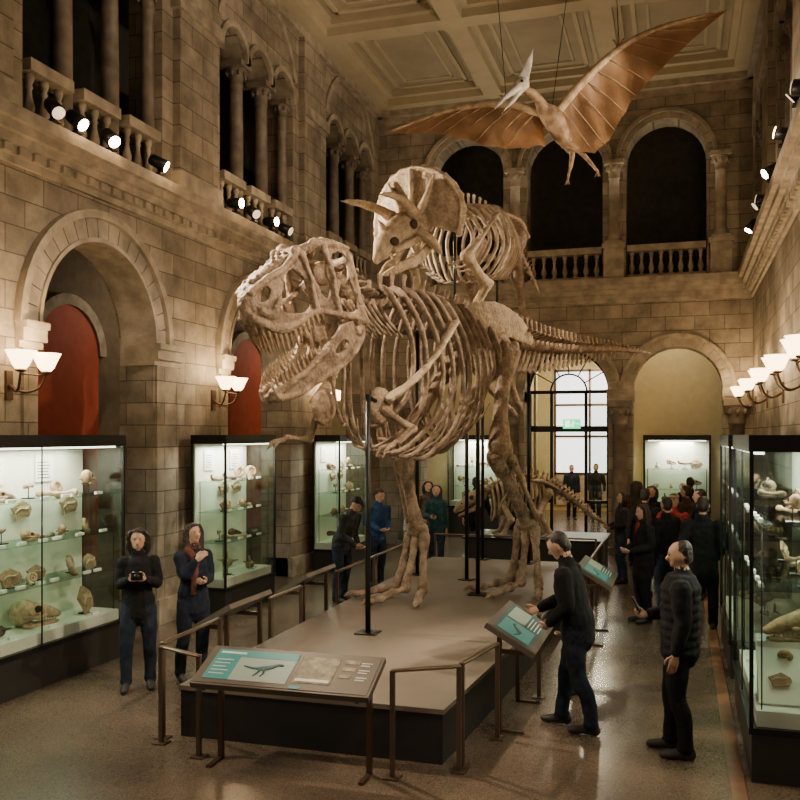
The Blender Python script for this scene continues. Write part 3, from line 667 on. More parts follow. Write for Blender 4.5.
for i in range(11):
    t=i/10; a=2.42-t*2.05; zt=sz(a); rj=random.Random(i)
    W=(.46+.30*math.sin(math.pi*min(1,(t*.85+.22)))); zb=float(np.interp(t,np.linspace(0,1,13),[2.75,2.6,2.5,2.42,2.38,2.36,2.38,2.42,2.5,2.62,2.8,3.0,3.25]))
    for k in (-1,1):
        D=zt-zb; j1=rj.uniform(-.04,.04); j2=rj.uniform(-.06,.06)
        q,r=crs([(a,k*.07,zt),(a-.03,k*W*.5,zt+.05),(a-.10,k*W*.9,zt-.22*D),(a-.16+j1,k*W,zt-.5*D),(a-.12+j2,k*W*.86,zt-.78*D),(a+.02+j2,k*W*.45,zb+.04),(a+.10+j2,k*W*.2,zb+j1)],
            [(.046,.032),(.048,.032),(.041,.025),(.036,.022),(.035,.02),(.032,.018),(.024,.014)],5)
        B.tube(q,r,BONE,8,up=(1,0,0))
for i in range(10):
    a=2.35-i*.18; z=2.55-.1*math.sin(i/9*math.pi)+ (0 if i<6 else (i-6)*.06)
    for k in (-1,1):
        q,r=crs([(a+.06,0,z-.06),(a,k*.2,z-.02),(a-.12,k*.42,z+.14),(a-.2,k*.52,z+.34)],[.018,.02,.015,.008],4); B.tube(q,r,BONE,6)
def limb(mb,p0,p1,r0,rm,r1,mt,bow=(0,0,0)):
    p0,p1=V(p0),V(p1); mid=p0.lerp(p1,.5)+V(bow)
    q,r=crs([p0,p0.lerp(mid,.25),p0.lerp(mid,.7),mid.lerp(p1,.3),mid.lerp(p1,.75),p1],[r0,r0*.88,rm,rm,r1*.82,r1],4); mb.tube(q,r,mt,12)
LG=MB()
for k in (-1,1):
    q,r=crs([(.85,k*.22,4.12),(.5,k*.3,4.24),(.05,k*.34,4.22),(-.4,k*.3,4.18),(-.9,k*.24,4.02)],[(.03,.10),(.04,.20),(.055,.25),(.045,.20),(.03,.09)],6); LG.tube(q,r,BONE2P,10,up=(0,0,1))
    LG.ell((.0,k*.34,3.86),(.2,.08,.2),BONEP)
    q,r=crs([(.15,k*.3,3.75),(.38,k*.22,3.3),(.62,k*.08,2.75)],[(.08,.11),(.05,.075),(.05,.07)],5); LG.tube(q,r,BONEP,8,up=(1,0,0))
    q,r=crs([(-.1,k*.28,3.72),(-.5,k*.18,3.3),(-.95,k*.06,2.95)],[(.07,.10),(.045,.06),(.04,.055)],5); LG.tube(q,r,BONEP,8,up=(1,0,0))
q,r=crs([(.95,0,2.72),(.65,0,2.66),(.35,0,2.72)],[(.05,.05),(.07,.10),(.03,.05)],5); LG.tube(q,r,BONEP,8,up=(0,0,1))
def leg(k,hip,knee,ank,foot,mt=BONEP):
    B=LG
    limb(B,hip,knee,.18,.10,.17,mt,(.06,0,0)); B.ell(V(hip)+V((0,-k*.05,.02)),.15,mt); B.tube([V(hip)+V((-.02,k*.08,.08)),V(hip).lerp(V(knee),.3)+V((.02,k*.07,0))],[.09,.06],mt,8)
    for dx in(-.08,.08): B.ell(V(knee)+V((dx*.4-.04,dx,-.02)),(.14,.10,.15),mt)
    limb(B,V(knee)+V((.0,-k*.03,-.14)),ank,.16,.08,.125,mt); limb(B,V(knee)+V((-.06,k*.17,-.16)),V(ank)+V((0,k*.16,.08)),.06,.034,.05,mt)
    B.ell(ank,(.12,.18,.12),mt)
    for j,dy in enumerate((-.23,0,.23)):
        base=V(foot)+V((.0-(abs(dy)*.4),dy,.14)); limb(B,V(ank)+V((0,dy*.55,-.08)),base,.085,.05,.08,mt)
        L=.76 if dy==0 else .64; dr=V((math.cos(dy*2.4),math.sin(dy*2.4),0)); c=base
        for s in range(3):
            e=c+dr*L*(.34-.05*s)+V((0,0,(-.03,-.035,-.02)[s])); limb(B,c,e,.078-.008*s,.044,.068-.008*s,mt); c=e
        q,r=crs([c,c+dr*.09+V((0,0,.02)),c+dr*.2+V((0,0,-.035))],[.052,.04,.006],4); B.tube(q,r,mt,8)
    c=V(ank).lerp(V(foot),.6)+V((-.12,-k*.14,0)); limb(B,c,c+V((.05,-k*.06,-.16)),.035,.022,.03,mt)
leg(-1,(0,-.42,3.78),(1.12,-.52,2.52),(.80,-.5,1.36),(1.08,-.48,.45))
leg(1,(0,.44,3.78),(.38,.56,2.5),(-.45,.46,1.42),(-.36,.42,.45))
for k in (-1,1):
    q,r=crs([(1.65,k*.76,4.0),(1.95,k*.80,3.66),(2.3,k*.72,3.3),(2.6,k*.55,3.05)],[(.03,.13),(.03,.07),(.035,.085),(.05,.15)],6); LG.tube(q,r,BONE2P,9,up=(0,k,.3))
    LG.ell((2.62,k*.46,2.98),(.19,.10,.22),BONEP)
    if k>0: sh,el,wr=(2.66,.52,2.95),(2.3,.66,2.72),(2.62,.70,2.56)
    else: sh,el,wr=(2.66,-.5,2.95),(2.62,-.72,2.6),(2.95,-.74,2.62)
    limb(B,sh,el,.075,.045,.065,BONE); limb(B,el,wr,.05,.03,.04,BONE); limb(B,V(el)+V((0,.05*k,0)),V(wr)+V((0,.04*k,0)),.04,.024,.032,BONE)
    for s in (-.04,.04):
        e=V(wr)+V((.12,s,-.04)); limb(B,wr,e,.032,.022,.028,BONE); q,r=crs([e,e+V((.09,s*.3,-.02)),e+V((.16,s*.4,-.12))],[.03,.024,.003],3); B.tube(q,r,BONE,6)
wd=lambda x: float(np.interp(x,[-.1,0,.15,.45,.65,.85,1.1,1.3,1.45,1.55],[.34,.36,.40,.35,.26,.215,.18,.15,.10,.03]))
def closed(pts,k=4):
    n=len(pts); P=[V((a,b,0)) for a,b in pts]; o=[]
    for i in range(n):
        p0,p1,p2,p3=P[i-1],P[i],P[(i+1)%n],P[(i+2)%n]
        for j in range(k):
            t=j/k; q=.5*((2*p1)+(p2-p0)*t+(2*p0-5*p1+4*p2-p3)*t*t+(3*p1-p0-3*p2+p3)*t**3); o.append((q.x,q.y))
    return o
def oval(c,rx,ry,rot=0): return [(c[0]+rx*math.cos(w)*math.cos(rot)-ry*math.sin(w)*math.sin(rot),c[1]+rx*math.cos(w)*math.sin(rot)+ry*math.sin(w)*math.cos(rot)) for w in [i*math.pi/8 for i in range(16)]]
def bent_plate(dst,outline,holes,t,wf,mt):
    f=MB(); slab(outline,holes,t,lambda u,z,n:(u,n,z),f,mt)
    g=remeshed(f,.016,1)
    for k in (-1,1):
        c=MB(); c.mats=[mt]; c.v=[(x,k*(wf(x,z)-y),z) for x,y,z in g.v]; c.f=[q if k<0 else q[::-1] for q in g.f]; c.m=g.m; c.s=g.s; dst.merge(c)
S=MB()
def wf_s(x,z):
    w=wd(x); 
    if z>.25: w*=1-.42*min(1,(z-.25)/.38)**1.5*(1 if x>.55 else .45)
    return w+.01
outl=closed([(1.55,.10),(1.54,.25),(1.43,.37),(1.2,.45),(.95,.51),(.76,.59),(.62,.66),(.45,.69),(.25,.65),(.06,.62),(-.04,.48),(-.01,.2),(-.05,-.08),(-.05,-.30),(.08,-.33),(.2,-.20),(.42,-.15),(.6,-.06),(.76,-.05),(.95,-.13),(1.2,-.155),(1.4,-.06),(1.5,.02)])
hol=[oval((1.30,.275),.10,.058,-.5),closed([(.72,.04),(.71,.28),(.80,.44),(.94,.41),(1.05,.27),(1.11,.09),(.92,.01)]),oval((1.18,.15),.04,.034),
     closed([(.385,.50),(.46,.59),(.58,.56),(.60,.42),(.56,.20),(.49,.08),(.44,.18),(.45,.36)]),closed([(.06,.46),(.18,.53),(.32,.48),(.35,.32),(.27,.22),(.36,.08),(.34,-.07),(.14,-.12),(.06,.0),(.10,.16),(.16,.23),(.09,.32)])]
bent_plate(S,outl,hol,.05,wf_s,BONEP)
def sp(pts,rad,mt=BONEP,n=8,off=.0):
    for k in (-1,1):
        q,r=crs([(x,k*(wf_s(x,z)+off),z) for x,z in pts],rad,5); S.tube(q,r,mt,n)
sp([(1.50,.08),(1.40,.0),(1.2,-.09),(.95,-.08),(.76,-.02),(.6,-.02),(.42,-.10),(.2,-.16),(0,-.25)],[.05,.055,.06,.05,.034,.034,.042,.038,.045])
sp([(1.45,.32),(1.2,.42),(.95,.48),(.78,.56),(.62,.63),(.45,.66),(.2,.62),(.0,.54)],[.04,.036,.036,.04,.045,.05,.04,.04])
sp([(.63,.58),(.65,.35),(.665,.0)],[.045,.032,.038],off=.01); sp([(.39,.60),(.375,.38),(.405,.1),(.40,-.10)],[.05,.036,.034,.038],off=.01); sp([(.0,.47),(.02,.2),(.0,-.1),(-.01,-.27)],[.045,.035,.04,.06])
sp([(1.12,.2),(1.25,.06),(1.38,.12)],[.04,.055,.05],off=-.005)
S.tube([(0.0,-.27,.54),(0.05,-.15,.63),(.06,0,.68),(.05,.15,.63),(0,.27,.54)],.045,BONEP,8)
S.tube([(.02,-.3,.40),(.0,0,.38),(.02,.3,.40)],.07,BONEP,8); S.ell((.16,0,.34),(.20,.09,.13),BONEP); S.tube([(.4,0,.3),(.8,0,.16),(1.3,0,.08)],[.04,.03,.03],BONEP,8)
q,r=crs([(.40,0,.64),(.62,0,.63),(.9,0,.54),(1.2,0,.46),(1.42,0,.34),(1.53,0,.18)],[(.20,.035),(.17,.035),(.12,.04),(.11,.04),(.08,.045),(.05,.055)],5); S.tube(q,r,BONEP,10,up=(0,0,1))
S.ell((1.50,0,.12),(.07,.09,.12),BONEP)
for k in (-1,1):
    S.ell((.46,k*.27,.67),(.10,.055,.055),BONEP); S.ell((.69,k*.17,.63),(.08,.045,.055),BONEP)
    for i in range(7): S.ell((1.36-.10*i,k*.05,.42+.035*i),(.035,.03,.03),BONEP,n=8,k=6)
T=MB()
for i in range(14):
    x=1.49-.068*i; L=[.10,.14,.18,.22,.25,.23,.22,.23,.19,.17,.15,.12,.09,.07][i]
    z=float(np.interp(x,[.6,.85,1.15,1.4,1.52],[-.05,-.10,-.14,-.05,.04]))
    for k in (-1,1): 
        y=k*(wd(x)+.0); q,r=crs([(x,y,z+.02),(x-.01,y*.99,z-L*.5),(x-.035,y*.94,z-L)],[(.028),.021,.003],3); T.tube(q,r,TOOTH,7)
J=MB(); JT=MB()
jw=lambda x,z: wd(max(0,min(x,1.53)))*.92
bent_plate(J,closed([(-.10,.0),(.04,.10),(.25,.17),(.45,.13),(.8,.04),(1.15,.04),(1.42,.10),(1.50,.04),(1.45,-.08),(1.2,-.15),(.85,-.185),(.5,-.22),(.2,-.18),(-.04,-.11)]),[oval((.40,-.02),.11,.05,-.1)],.055,jw,BONEP)
def jp(pts,rad):
    for k in (-1,1):
        q,r=crs([(x,k*(jw(x,z)+.0),z) for x,z in pts],rad,5); J.tube(q,r,BONEP,8)
jp([(.6,.06),(.9,.02),(1.2,.02),(1.45,.05)],[.034,.04,.045,.05]); jp([(0,-.05),(.25,-.14),(.5,-.18),(.85,-.16),(1.2,-.12),(1.42,-.04)],[.05,.042,.038,.04,.045,.05]); jp([(.0,.0),(.12,.02)],[.07,.06])
J.tube([(1.44,-.11,.0),(1.48,0,-.01),(1.44,.11,.0)],.06,BONEP,8)
for i in range(13):
    x=1.44-.07*i; L=[.10,.14,.16,.16,.17,.16,.15,.15,.13,.12,.10,.08,.06][i]; z=.05
    for k in (-1,1):
        y=k*wd(x)*.9; q,r=crs([(x,y,z-.01),(x,y,z+L*.5),(x-.03,y*.96,z+L)],[.024,.019,.003],3); JT.tube(q,r,TOOTH,7)
hinge=(.04,0,-.30); MJ=Matrix.Translation(hinge)@Matrix.Rotation(math.radians(18),4,'Y')
MS=MR@Matrix.Translation((2.86,0,4.19))@Matrix.Rotation(math.radians(17),4,'Y')@Matrix.Diagonal((.91,.98,1.05,1))
def placed(mb,M): mb.v=[tuple(M@V(p)) for p in mb.v]; return mb
B.M=Matrix()
LG.v=[tuple(MR@V(p)) for p in LG.v]; B.merge(remeshed(LG,.017,1,.010,9))
B.merge(placed(remeshed(S,.0125,1,.010,9),MS)); B.merge(placed(T,MS)); B.merge(placed(remeshed(J,.0125,1,.009,9),MS@MJ)); B.merge(placed(JT,MS@MJ))
E_REX=empty('tyrannosaurus_skeleton',(-2.65,12.35,PT)); build('bones',B,E_REX,recalc=False)
m=MB()
def post(x,y,z0,z1,r=.03): m.tube([(x,y,z0),(x,y,z1)],r,BLACK,10,cap=2); m.box((x-.12,y-.12,z0),(x+.12,y+.12,z0+.015),BLACK)
post(-3.31,9.44,PT,3.1); post(-2.66,12.16,PT,4.0)
q1=MR@V((2.6,.46,3.0)); m.tube([(-3.31,9.44,3.08),q1],.025,BLACK,8)
build('steel_mount',m,E_REX)
# ---------------------------------------------------------------- Triceratops
DK=4.35; G=MB(); MT=frame((-2.96,15.3,DK),(-.296,-.955)); G.M=MT
vertebrae(G,[(-.5,0,1.7),(0,0,1.86),(.8,0,1.98),(1.5,0,1.85),(2.1,-.12,1.6)],16,lambda t:.08,lambda t:.17,lambda t:.12,BONE2,None,.85)
vertebrae(G,[(-.5,0,1.7),(-.9,0,1.45),(-1.3,0,1.15),(-1.55,0,.95)],13,lambda t:.065*(1-t)+.015,lambda t:.12*(1-t),lambda t:.1*(1-t),BONE,lambda t:.14*(1-t))
for i in range(11):
    t=i/10; a=2.0-t*1.7; zt=float(np.interp(a,[0,.8,1.5,2.1],[1.86,1.98,1.85,1.65])); W=.40+.28*math.sin(math.pi*(t*.8+.15)); zb=.78+(.25*abs(t-.45))
    for k in (-1,1):
        D=zt-zb; q,r=crs([(a,k*.05,zt),(a-.02,k*W*.6,zt+.02),(a-.08,k*W*.97,zt-.3*D),(a-.13,k*W*1.0,zt-.6*D),(a-.05,k*W*.7,zb+.05),(a+.02,k*W*.35,zb)],[(.036,.025)]*4+[(.028,.018),(.016,.012)],5)
        G.tube(q,r,BONE2,7,up=(1,0,0))
TL=MB(); TL.M=MT
for k in (-1,1):
    q,r=crs([(.6,k*.3,1.95),(.1,k*.32,1.92),(-.5,k*.26,1.75)],[(.10,.03),(.16,.05),(.08,.03)],5); TL.tube(q,r,BONEP,8,up=(0,0,1))
    q,r=crs([(1.3,k*.6,1.75),(1.65,k*.6,1.4),(1.95,k*.5,1.05)],[(.03,.12),(.035,.08),(.055,.13)],5); TL.tube(q,r,BONE2P,9,up=(0,k,.3))
    limb(TL,(.0,k*.38,1.65),(.28,k*.46,.95),.14,.08,.13,BONEP); limb(TL,(.28,k*.46,.92),(-.02,k*.45,.28),.11,.065,.09,BONEP)
    limb(TL,(1.95,k*.48,1.02),(1.62,k*.62,.62),.12,.07,.11,BONE2P); limb(TL,(1.62,k*.62,.62),(1.92,k*.56,.2),.08,.045,.065,BONE2P); limb(TL,(1.58,k*.70,.64),(1.9,k*.64,.2),.045,.028,.04,BONE2P)
    for x,y in ((-.02,.45),(1.92,.58)):
        for dy in (-.1,-.035,.035,.1):
            a=V((x,k*y+dy*.5,.24 if x<1 else .2)); b=a+V((.10,dy*.6,-.13)); limb(TL,a,b,.045,.03,.04,BONEP); limb(TL,b,b+V((.09,dy*.4,-.05)),.04,.025,.038,BONEP)
K=MB()
NU,NV=24,10; vs=[];fs=[]
for side in (0,1):
    for j in range(NV+1):
        for i in range(NU+1):
            w=-math.pi*.62+math.pi*1.24*i/NU; t=j/NV; rr=(.12+.60*t)
            y=rr*math.sin(w)*1.02; u=rr*math.cos(w)*1.02
            x=-.02-u*.20-.16*(abs(y)/.7)**2+.05*t*t; z=.20+u*.97
            th=.028+.03*(t>.9); nrm=V((.97,0,.2)); q=V((x,y,z))+nrm*(th if side else -th); vs.append(q)
S1=(NV+1)*(NU+1)
for s in (0,1):
    for j in range(NV):
        for i in range(NU):
            a=s*S1+j*(NU+1)+i; f=(a,a+1,a+NU+2,a+NU+1); fs.append(f if s else f[::-1])
for j in range(NV):
    for i in (0,NU):
        a=j*(NU+1)+i; f=(a,a+NU+1,a+NU+1+S1,a+S1); fs.append(f if i==0 else f[::-1])
for i in range(NU):
    for j in (0,NV):
        a=j*(NU+1)+i; f=(a,a+1,a+1+S1,a+S1); fs.append(f[::-1] if j==0 else f)
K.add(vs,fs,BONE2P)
for i in range(0,49):
    w=-math.pi*.62+math.pi*1.24*i/48; e_=.018 if i%3 else .035; y=.715*math.sin(w)*1.02; u=.715*math.cos(w)*1.02; K.ell((.02-u*.20-.16*(abs(y)/.7)**2,y,.20+u*.97),(.045,.03+e_*.6,.03+e_*.6),BONE2P,n=8,k=6)
for k in (-1,1):
    q,r=crs([(.05,k*.1,.2),(-.02,k*.25,.5),(-.05,k*.38,.76)],[.07,.045,.02],5); K.tube(q,r,BONE2P,8)
q,r=crs([(.05,0,.25),(-.03,0,.55),(-.06,0,.85)],[.08,.04,.03],5); K.tube(q,r,BONE2P,8)
q,r=crs([(-.05,0,.15),(.2,0,.12),(.5,0,.0),(.78,0,-.16),(.98,0,-.34)],[(.24,.22),(.21,.20),(.15,.18),(.10,.16),(.03,.06)],6); K.tube(q,r,BONE2P,14,up=(0,0,1))
for k in (-1,1):
    q,r=crs([(.2,k*.17,.25),(.5,k*.24,.38),(.85,k*.30,.45),(1.22,k*.30,.46)],[.085,.065,.045,.006],6); K.tube(q,r,BONE2P,10)
    q,r=crs([(.15,k*.2,.0),(.08,k*.33,-.12),(.0,k*.4,-.28)],[.08,.07,.03],5); K.tube(q,r,BONE2P,8)
    q,r=crs([(-.02,k*.24,-.16),(.25,k*.2,-.34),(.6,k*.12,-.44),(.85,k*.03,-.52)],[(.05,.06),(.04,.08),(.035,.07),(.03,.04)],6); K.tube(q,r,BONE2P,8,up=(0,0,1))
    q,r=crs([(.1,k*.2,-.05),(.4,k*.15,-.14),(.65,k*.1,-.22)],[.05,.05,.04],5); K.tube(q,r,BONE2P,8)
q,r=crs([(.66,0,-.02),(.74,0,.1),(.84,0,.2)],[.07,.045,.006],5); K.tube(q,r,BONE2P,8)
MK=MT@Matrix.Translation((2.34,-.22,1.34))@Matrix.Rotation(math.radians(10),4,'Y')@Matrix.Scale(1.10,4)
KR=remeshed(K,.015,1,.010,8)
for k in (-1,1):
    KR.ell((.28,k*.20,.12),(.075,.035,.07),SOCKET_DARK); KR.ell((.66,k*.115,-.1),(.09,.045,.06),SOCKET_DARK); KR.ell((.02,k*.26,-.02),(.05,.03,.04),SOCKET_DARK)
G.M=Matrix(); G.merge(placed(KR,MK)); G.merge(remeshed(TL,.018,1,.01,9))
E_TRI=empty('triceratops_skeleton',(-2.96,15.3,PT)); build('bones',G,E_TRI,recalc=False)
m=MB(); m.M=MT; m.box((-.5,-.72,-.1),(2.25,.72,0),BLACK)
for a in (-.2,1.9):
    for b in (-.45,.45): m.tube([(a,b,PT-DK),(a,b,-.1)],.03,BLACK,8,cap=2); m.box((a-.1,b-.1,PT-DK),(a+.1,b+.1,PT-DK+.015),BLACK)
for a in (.1,1.5): m.tube([(a,0,0),(a,0,1.86)],.022,BLACK,8,cap=2)
m.M=Matrix(); build('steel_deck',m,E_TRI)
# ---------------------------------------------------------------- Pterosaur
W_=MB(); Rv=V((.955,.297,0)); Fv=V((-.297,.955,0)); O=V((-1.82,13.05,7.17))
def C(r,z,f=0): return O+Rv*r+Fv*f+V((0,0,z))
BONEW=mat('wing_bone',(.26,.17,.10),.55,col2=(.50,.37,.24),scale=9,bump=.4)
def wing(lead,trail):
    ql,_=crs(lead,[1]*len(lead),7); qt,_=crs(trail,[1]*len(trail),7); n=len(ql); k=10; vs=[];fs=[]
    for s in (0,1):
        for i in range(n):
            for j in range(k+1):
                t=j/k; sc=.06*math.sin(math.pi*((i%3)/3))*t*t*(1-i/n)
                p=ql[i].lerp(qt[i],t-sc); p=p+V((0,0,.10*math.sin(math.pi*t)*(1-i/n)))+Fv*(.12*math.sin(math.pi*t)*(1-i/n)+.025*math.sin(i*1.4+t*2)+.004*(1 if s else -1)); vs.append(p)
    S_=n*(k+1)
    for s in (0,1):
        for i in range(n-1):
            for j in range(k):
                a=s*S_+i*(k+1)+j; f=(a,a+1,a+k+2,a+k+1); fs.append(f if s else f[::-1])
    W_.add(vs,fs,MEMB)
    for i in range(2,n-3,2):
        j=min(n-1,i+4); W_.tube([ql[i].lerp(qt[i],.05)-Fv*.02,ql[i].lerp(qt[j],.55)+Fv*(.10*(1-i/n))-Fv*.03+V((0,0,.05*(1-i/n))),qt[j]-Fv*.01],[.010,.008,.003],BONEW,5)
FUR=mat('pterosaur_skin',(.13,.075,.04),.6,col2=(.34,.22,.13),scale=9,bump=.3)
PBK=mat('pterosaur_beak',(.42,.40,.36),.5,col2=(.64,.60,.53),scale=9)
ll=[C(-.08,.10,-.05),C(-.6,.26,0),C(-1.4,.32,.4),C(-2.37,.14,.9)]; lt=[C(-.02,-.32,.1),C(-.7,-.32,.2),C(-1.5,.02,.6),C(-2.37,.13,.9)]
rl=[C(.1,.1,-.05),C(.45,.50,-.15),C(.95,.93,-.3),C(1.45,1.10,-.6),C(2.25,1.2,-.9)]; rt=[C(.22,-.35,.1),C(.75,-.42,.0),C(1.22,.30,-.2),C(1.75,.80,-.55),C(2.25,1.19,-.9)]
wing(ll,lt); wing(rl,rt)
q,r=crs(ll,[.07,.055,.035,.008],6); W_.tube(q,r,BONEW,8); q,r=crs(rl,[.07,.065,.05,.032,.008],6); W_.tube(q,r,BONEW,8)
for base in (C(-.6,.26,0),C(.95,.93,-.3)):
    for d in (-.06,0,.06): q,r=crs([base,base+V((d,-.05,.1)),base+V((d*1.5,-.12,.08))],[.018,.014,.003],3); W_.tube(q,r,FUR,6)
Bd=MB(); q,r=crs([C(-.12,.16,-.15),C(.05,.05,-.05),C(.2,-.15,.05),C(.34,-.36,.15)],[(.09,.09),(.17,.15),(.14,.13),(.05,.05)],6); Bd.tube(q,r,FUR,12)
q,r=crs([C(-.08,.12,-.12),C(-.2,.24,-.3),C(-.38,.30,-.42)],[.10,.065,.07],5); Bd.tube(q,r,FUR,10)
for t,f in ((( .22,-.28),(.42,-.42,.3,-.8)),((.32,-.3),(.55,-.4,.74,-.68))):
    q,r=crs([C(t[0],t[1],.08),C(f[0]-.05,f[1],.12),C(f[2],f[3],.1)],[.06,.04,.022],5); Bd.tube(q,r,FUR,8)
    e=C(f[2],f[3],.1)
    for d in (-.05,0,.05): Bd.tube([e,e+Rv*d+V((0,0,-.1))],[.018,.008],FUR,6)
hd=C(-.45,.36,-.45)
Bd.ell(hd,(.12,.10,.10),PBK); q,r=crs([hd,hd+Rv*-.18+V((0,0,-.16))+Fv*-.1,hd+Rv*-.42+V((0,0,-.42))+Fv*-.15],[(.08,.07),(.05,.04),(.006,.006)],6); Bd.tube(q,r,PBK,10)
q,r=crs([hd,hd+Rv*.08+V((0,0,.24)),hd+Rv*.17+V((0,0,.5))],[(.03,.11),(.022,.07),(.01,.01)],6); Bd.tube(q,r,PBK,10,up=Rv)
q,r=crs([hd+V((0,0,-.06)),hd+Rv*-.1+V((0,0,-.22))+Fv*-.08,hd+Rv*-.3+V((0,0,-.46))+Fv*-.12],[.05,.03,.005],6); Bd.tube(q,r,PBK,8)
W_.merge(remeshed(Bd,.014,2,.008,9))
W_.ell(hd+Rv*.0+Fv*-.1+V((0,0,.02)),.022,SOCKET_DARK)
ZW=ZC-.31
for a,b in ((C(.05,.15,0),V((-1.4,13.3,ZW))),(C(-.6,.28,0),V((-2.6,12.6,ZW))),(C(.95,.96,-.3),V((-.9,12.6,ZW)))): W_.tube([a,b],.006,BLACK,5)
build('pterosaur_model',W_,recalc=False)
# ---------------------------------------------------------------- small skeleton exhibit at the rear
m=MB(); m.box((-3.9,16.7,0),(-1.35,18.1,.68),PLIN); m.box((-3.95,16.65,.68),(-1.3,18.15,.72),BLACK); build('exhibit_plinth',m)
k=MB(); k.M=frame((-2.75,17.3,.72),(-.96,-.28))
vertebrae(k,[(.95,0,.75),(.6,0,1.0),(.1,0,1.12),(-.35,0,1.0)],14,lambda t:.08,lambda t:.10,lambda t:.08,BONE2)
vertebrae(k,[(-.35,0,1.0),(-.8,0,.72),(-1.15,0,.42),(-1.45,0,.22)],16,lambda t:.09*(1-t)+.03,lambda t:.06*(1-t),lambda t:.05*(1-t),BONE2,lambda t:.07*(1-t))
for i in range(12):
    a=.75-i*.085; zt=float(np.interp(a,[-.35,.1,.6,.95],[1.0,1.12,1.0,.75])); W=.38-.1*abs(i-6)/6
    for s in (-1,1):
        q,r=crs([(a,0,zt),(a,s*W*.7,zt),(a-.04,s*W,zt-.28),(a-.02,s*W*.8,zt-.5),(a,s*W*.4,zt-.6)],[(.046,.028)]*3+[(.034,.022),(.018,.012)],4); k.tube(q,r,BONE2,7,up=(1,0,0))
for s in (-1,1):
    limb(k,(.55,s*.3,.62),(.42,s*.4,.34),.09,.06,.08,BONE2); limb(k,(.42,s*.4,.34),(.56,s*.36,.06),.07,.045,.06,BONE2)
    limb(k,(-.3,s*.25,.85),(-.12,s*.34,.45),.11,.07,.10,BONE2); limb(k,(-.12,s*.34,.45),(-.32,s*.33,.08),.08,.05,.07,BONE2)
    q,r=crs([(.1,s*.2,1.08),(-.2,s*.24,1.05),(-.5,s*.18,.9)],[(.08,.03),(.16,.04),(.05,.02)],4); k.tube(q,r,BONE2,8,up=(0,0,1))
    q,r=crs([(.3,s*.36,1.0),(.5,s*.38,.8),(.6,s*.3,.6)],[(.03,.09),(.03,.07),(.03,.09)],4); k.tube(q,r,BONE2,8,up=(0,s,.3))
    for x,y in ((.56,.36),(-.32,.33)):
        for d in (-.06,0,.06): k.tube([(x,s*y+d*.5,.07),(x+.14,s*y+d,.025)],[.03,.02],BONE2,6)
hk=MB(); q,r=crs([(-.1,0,.1),(.1,0,.08),(.32,0,-.02),(.46,0,-.1)],[(.15,.13),(.15,.13),(.09,.09),(.04,.05)],5); hk.tube(q,r,BONE2,12,up=(0,0,1))
for s in (-1,1): q,r=crs([(-.08,s*.12,-.06),(.15,s*.1,-.14),(.4,s*.02,-.2)],[.04,.04,.03],4); hk.tube(q,r,BONE2,8); q,r=crs([(0,s*.1,.12),(-.12,s*.16,.2),(-.22,s*.2,.22)],[.05,.04,.01],4); hk.tube(q,r,BONE2,8)
hk=remeshed(hk,.014,1,.01,9)
for s in (-1,1): hk.ell((.1,s*.13,.1),(.05,.03,.05),SOCKET_DARK); hk.ell((.3,s*.07,.02),(.03,.02,.02),SOCKET_DARK)
placed(hk,k.M@Matrix.Translation((1.02,0,.66))@Matrix.Rotation(math.radians(12),4,'Y')); k.M=Matrix(); k.merge(hk); zz=min(p[2] for p in k.v); k.v=[(p[0],p[1],p[2]-zz+.721) for p in k.v]
build('small_dinosaur_skeleton',k,recalc=False)
# ---------------------------------------------------------------- people
SK=[mat('skin_a',(.52,.31,.22),.55),mat('skin_b',(.42,.25,.165),.55)]
def cloth(n,c): return mat(n,c,.9,var=.3,scale=14,bump=1.0,bscale=9,spec=.25)
JB=cloth('jacket_black',(.009,.009,.010)); JN=cloth('jacket_navy',(.012,.017,.030)); JD=cloth('jeans_dark',(.014,.020,.034)); JE=cloth('jeans_blue',(.03,.05,.09)); TR=cloth('trousers_black',(.008,.008,.009))
HR=mat('hair_dark',(.022,.013,.009),.5,bump=.6,bscale=60); HG=mat('hair_grey',(.10,.08,.065),.6); RED=cloth('coat_red',(.24,.028,.024)); BLU=cloth('jacket_blue',(.02,.06,.15)); WH=cloth('shirt_light',(.4,.38,.34)); TEL=cloth('jacket_teal',(.02,.07,.08)); BRN=cloth('coat_brown',(.07,.045,.028)); SHO=mat('shoe',(.025,.023,.022),.6); EYE=mat('eye_dark',(.02,.015,.012),.3); LIP=mat('lip',(.32,.11,.09),.5); BEI=cloth('cap_beige',(.38,.28,.17)); GRY=cloth('coat_grey',(.035,.035,.038))
SCF=cloth('scarf_rust',(.12,.045,.035))
def hand(mb,w,d,nrm,skin,curl=.6,side=1,s=1.0):
    w=V(w); d=V(d).normalized(); nrm=V(nrm); nrm=(nrm-d*nrm.dot(d)).normalized(); x=d.cross(nrm)*side
    mb.tube([w-d*.03,w+d*.02,w+d*.055,w+d*.085],[(.024,.019),(.032,.018),(.040,.017),(.037,.014)],skin,10,up=nrm)
    for i,L in enumerate((.072,.082,.076,.06)):
        b=w+d*.085+x*(.027-.018*i); p=[b]; a=0; 
        for k in range(3):
            a+=curl*(.5 if k==0 else .7); b=b+(d*math.cos(a)+nrm*math.sin(a))*L*(.45,.32,.26)[k]; p.append(b)
        mb.tube(p,[.0095,.009,.0085,.007],skin,6)
    b=w+d*.025+x*.028; p=[b,b+x*.025+d*.025+nrm*.01,b+x*.032+d*.052+nrm*.022,b+x*.028+d*.072+nrm*.034]; mb.tube(p,[.012,.011,.010,.008],skin,6)
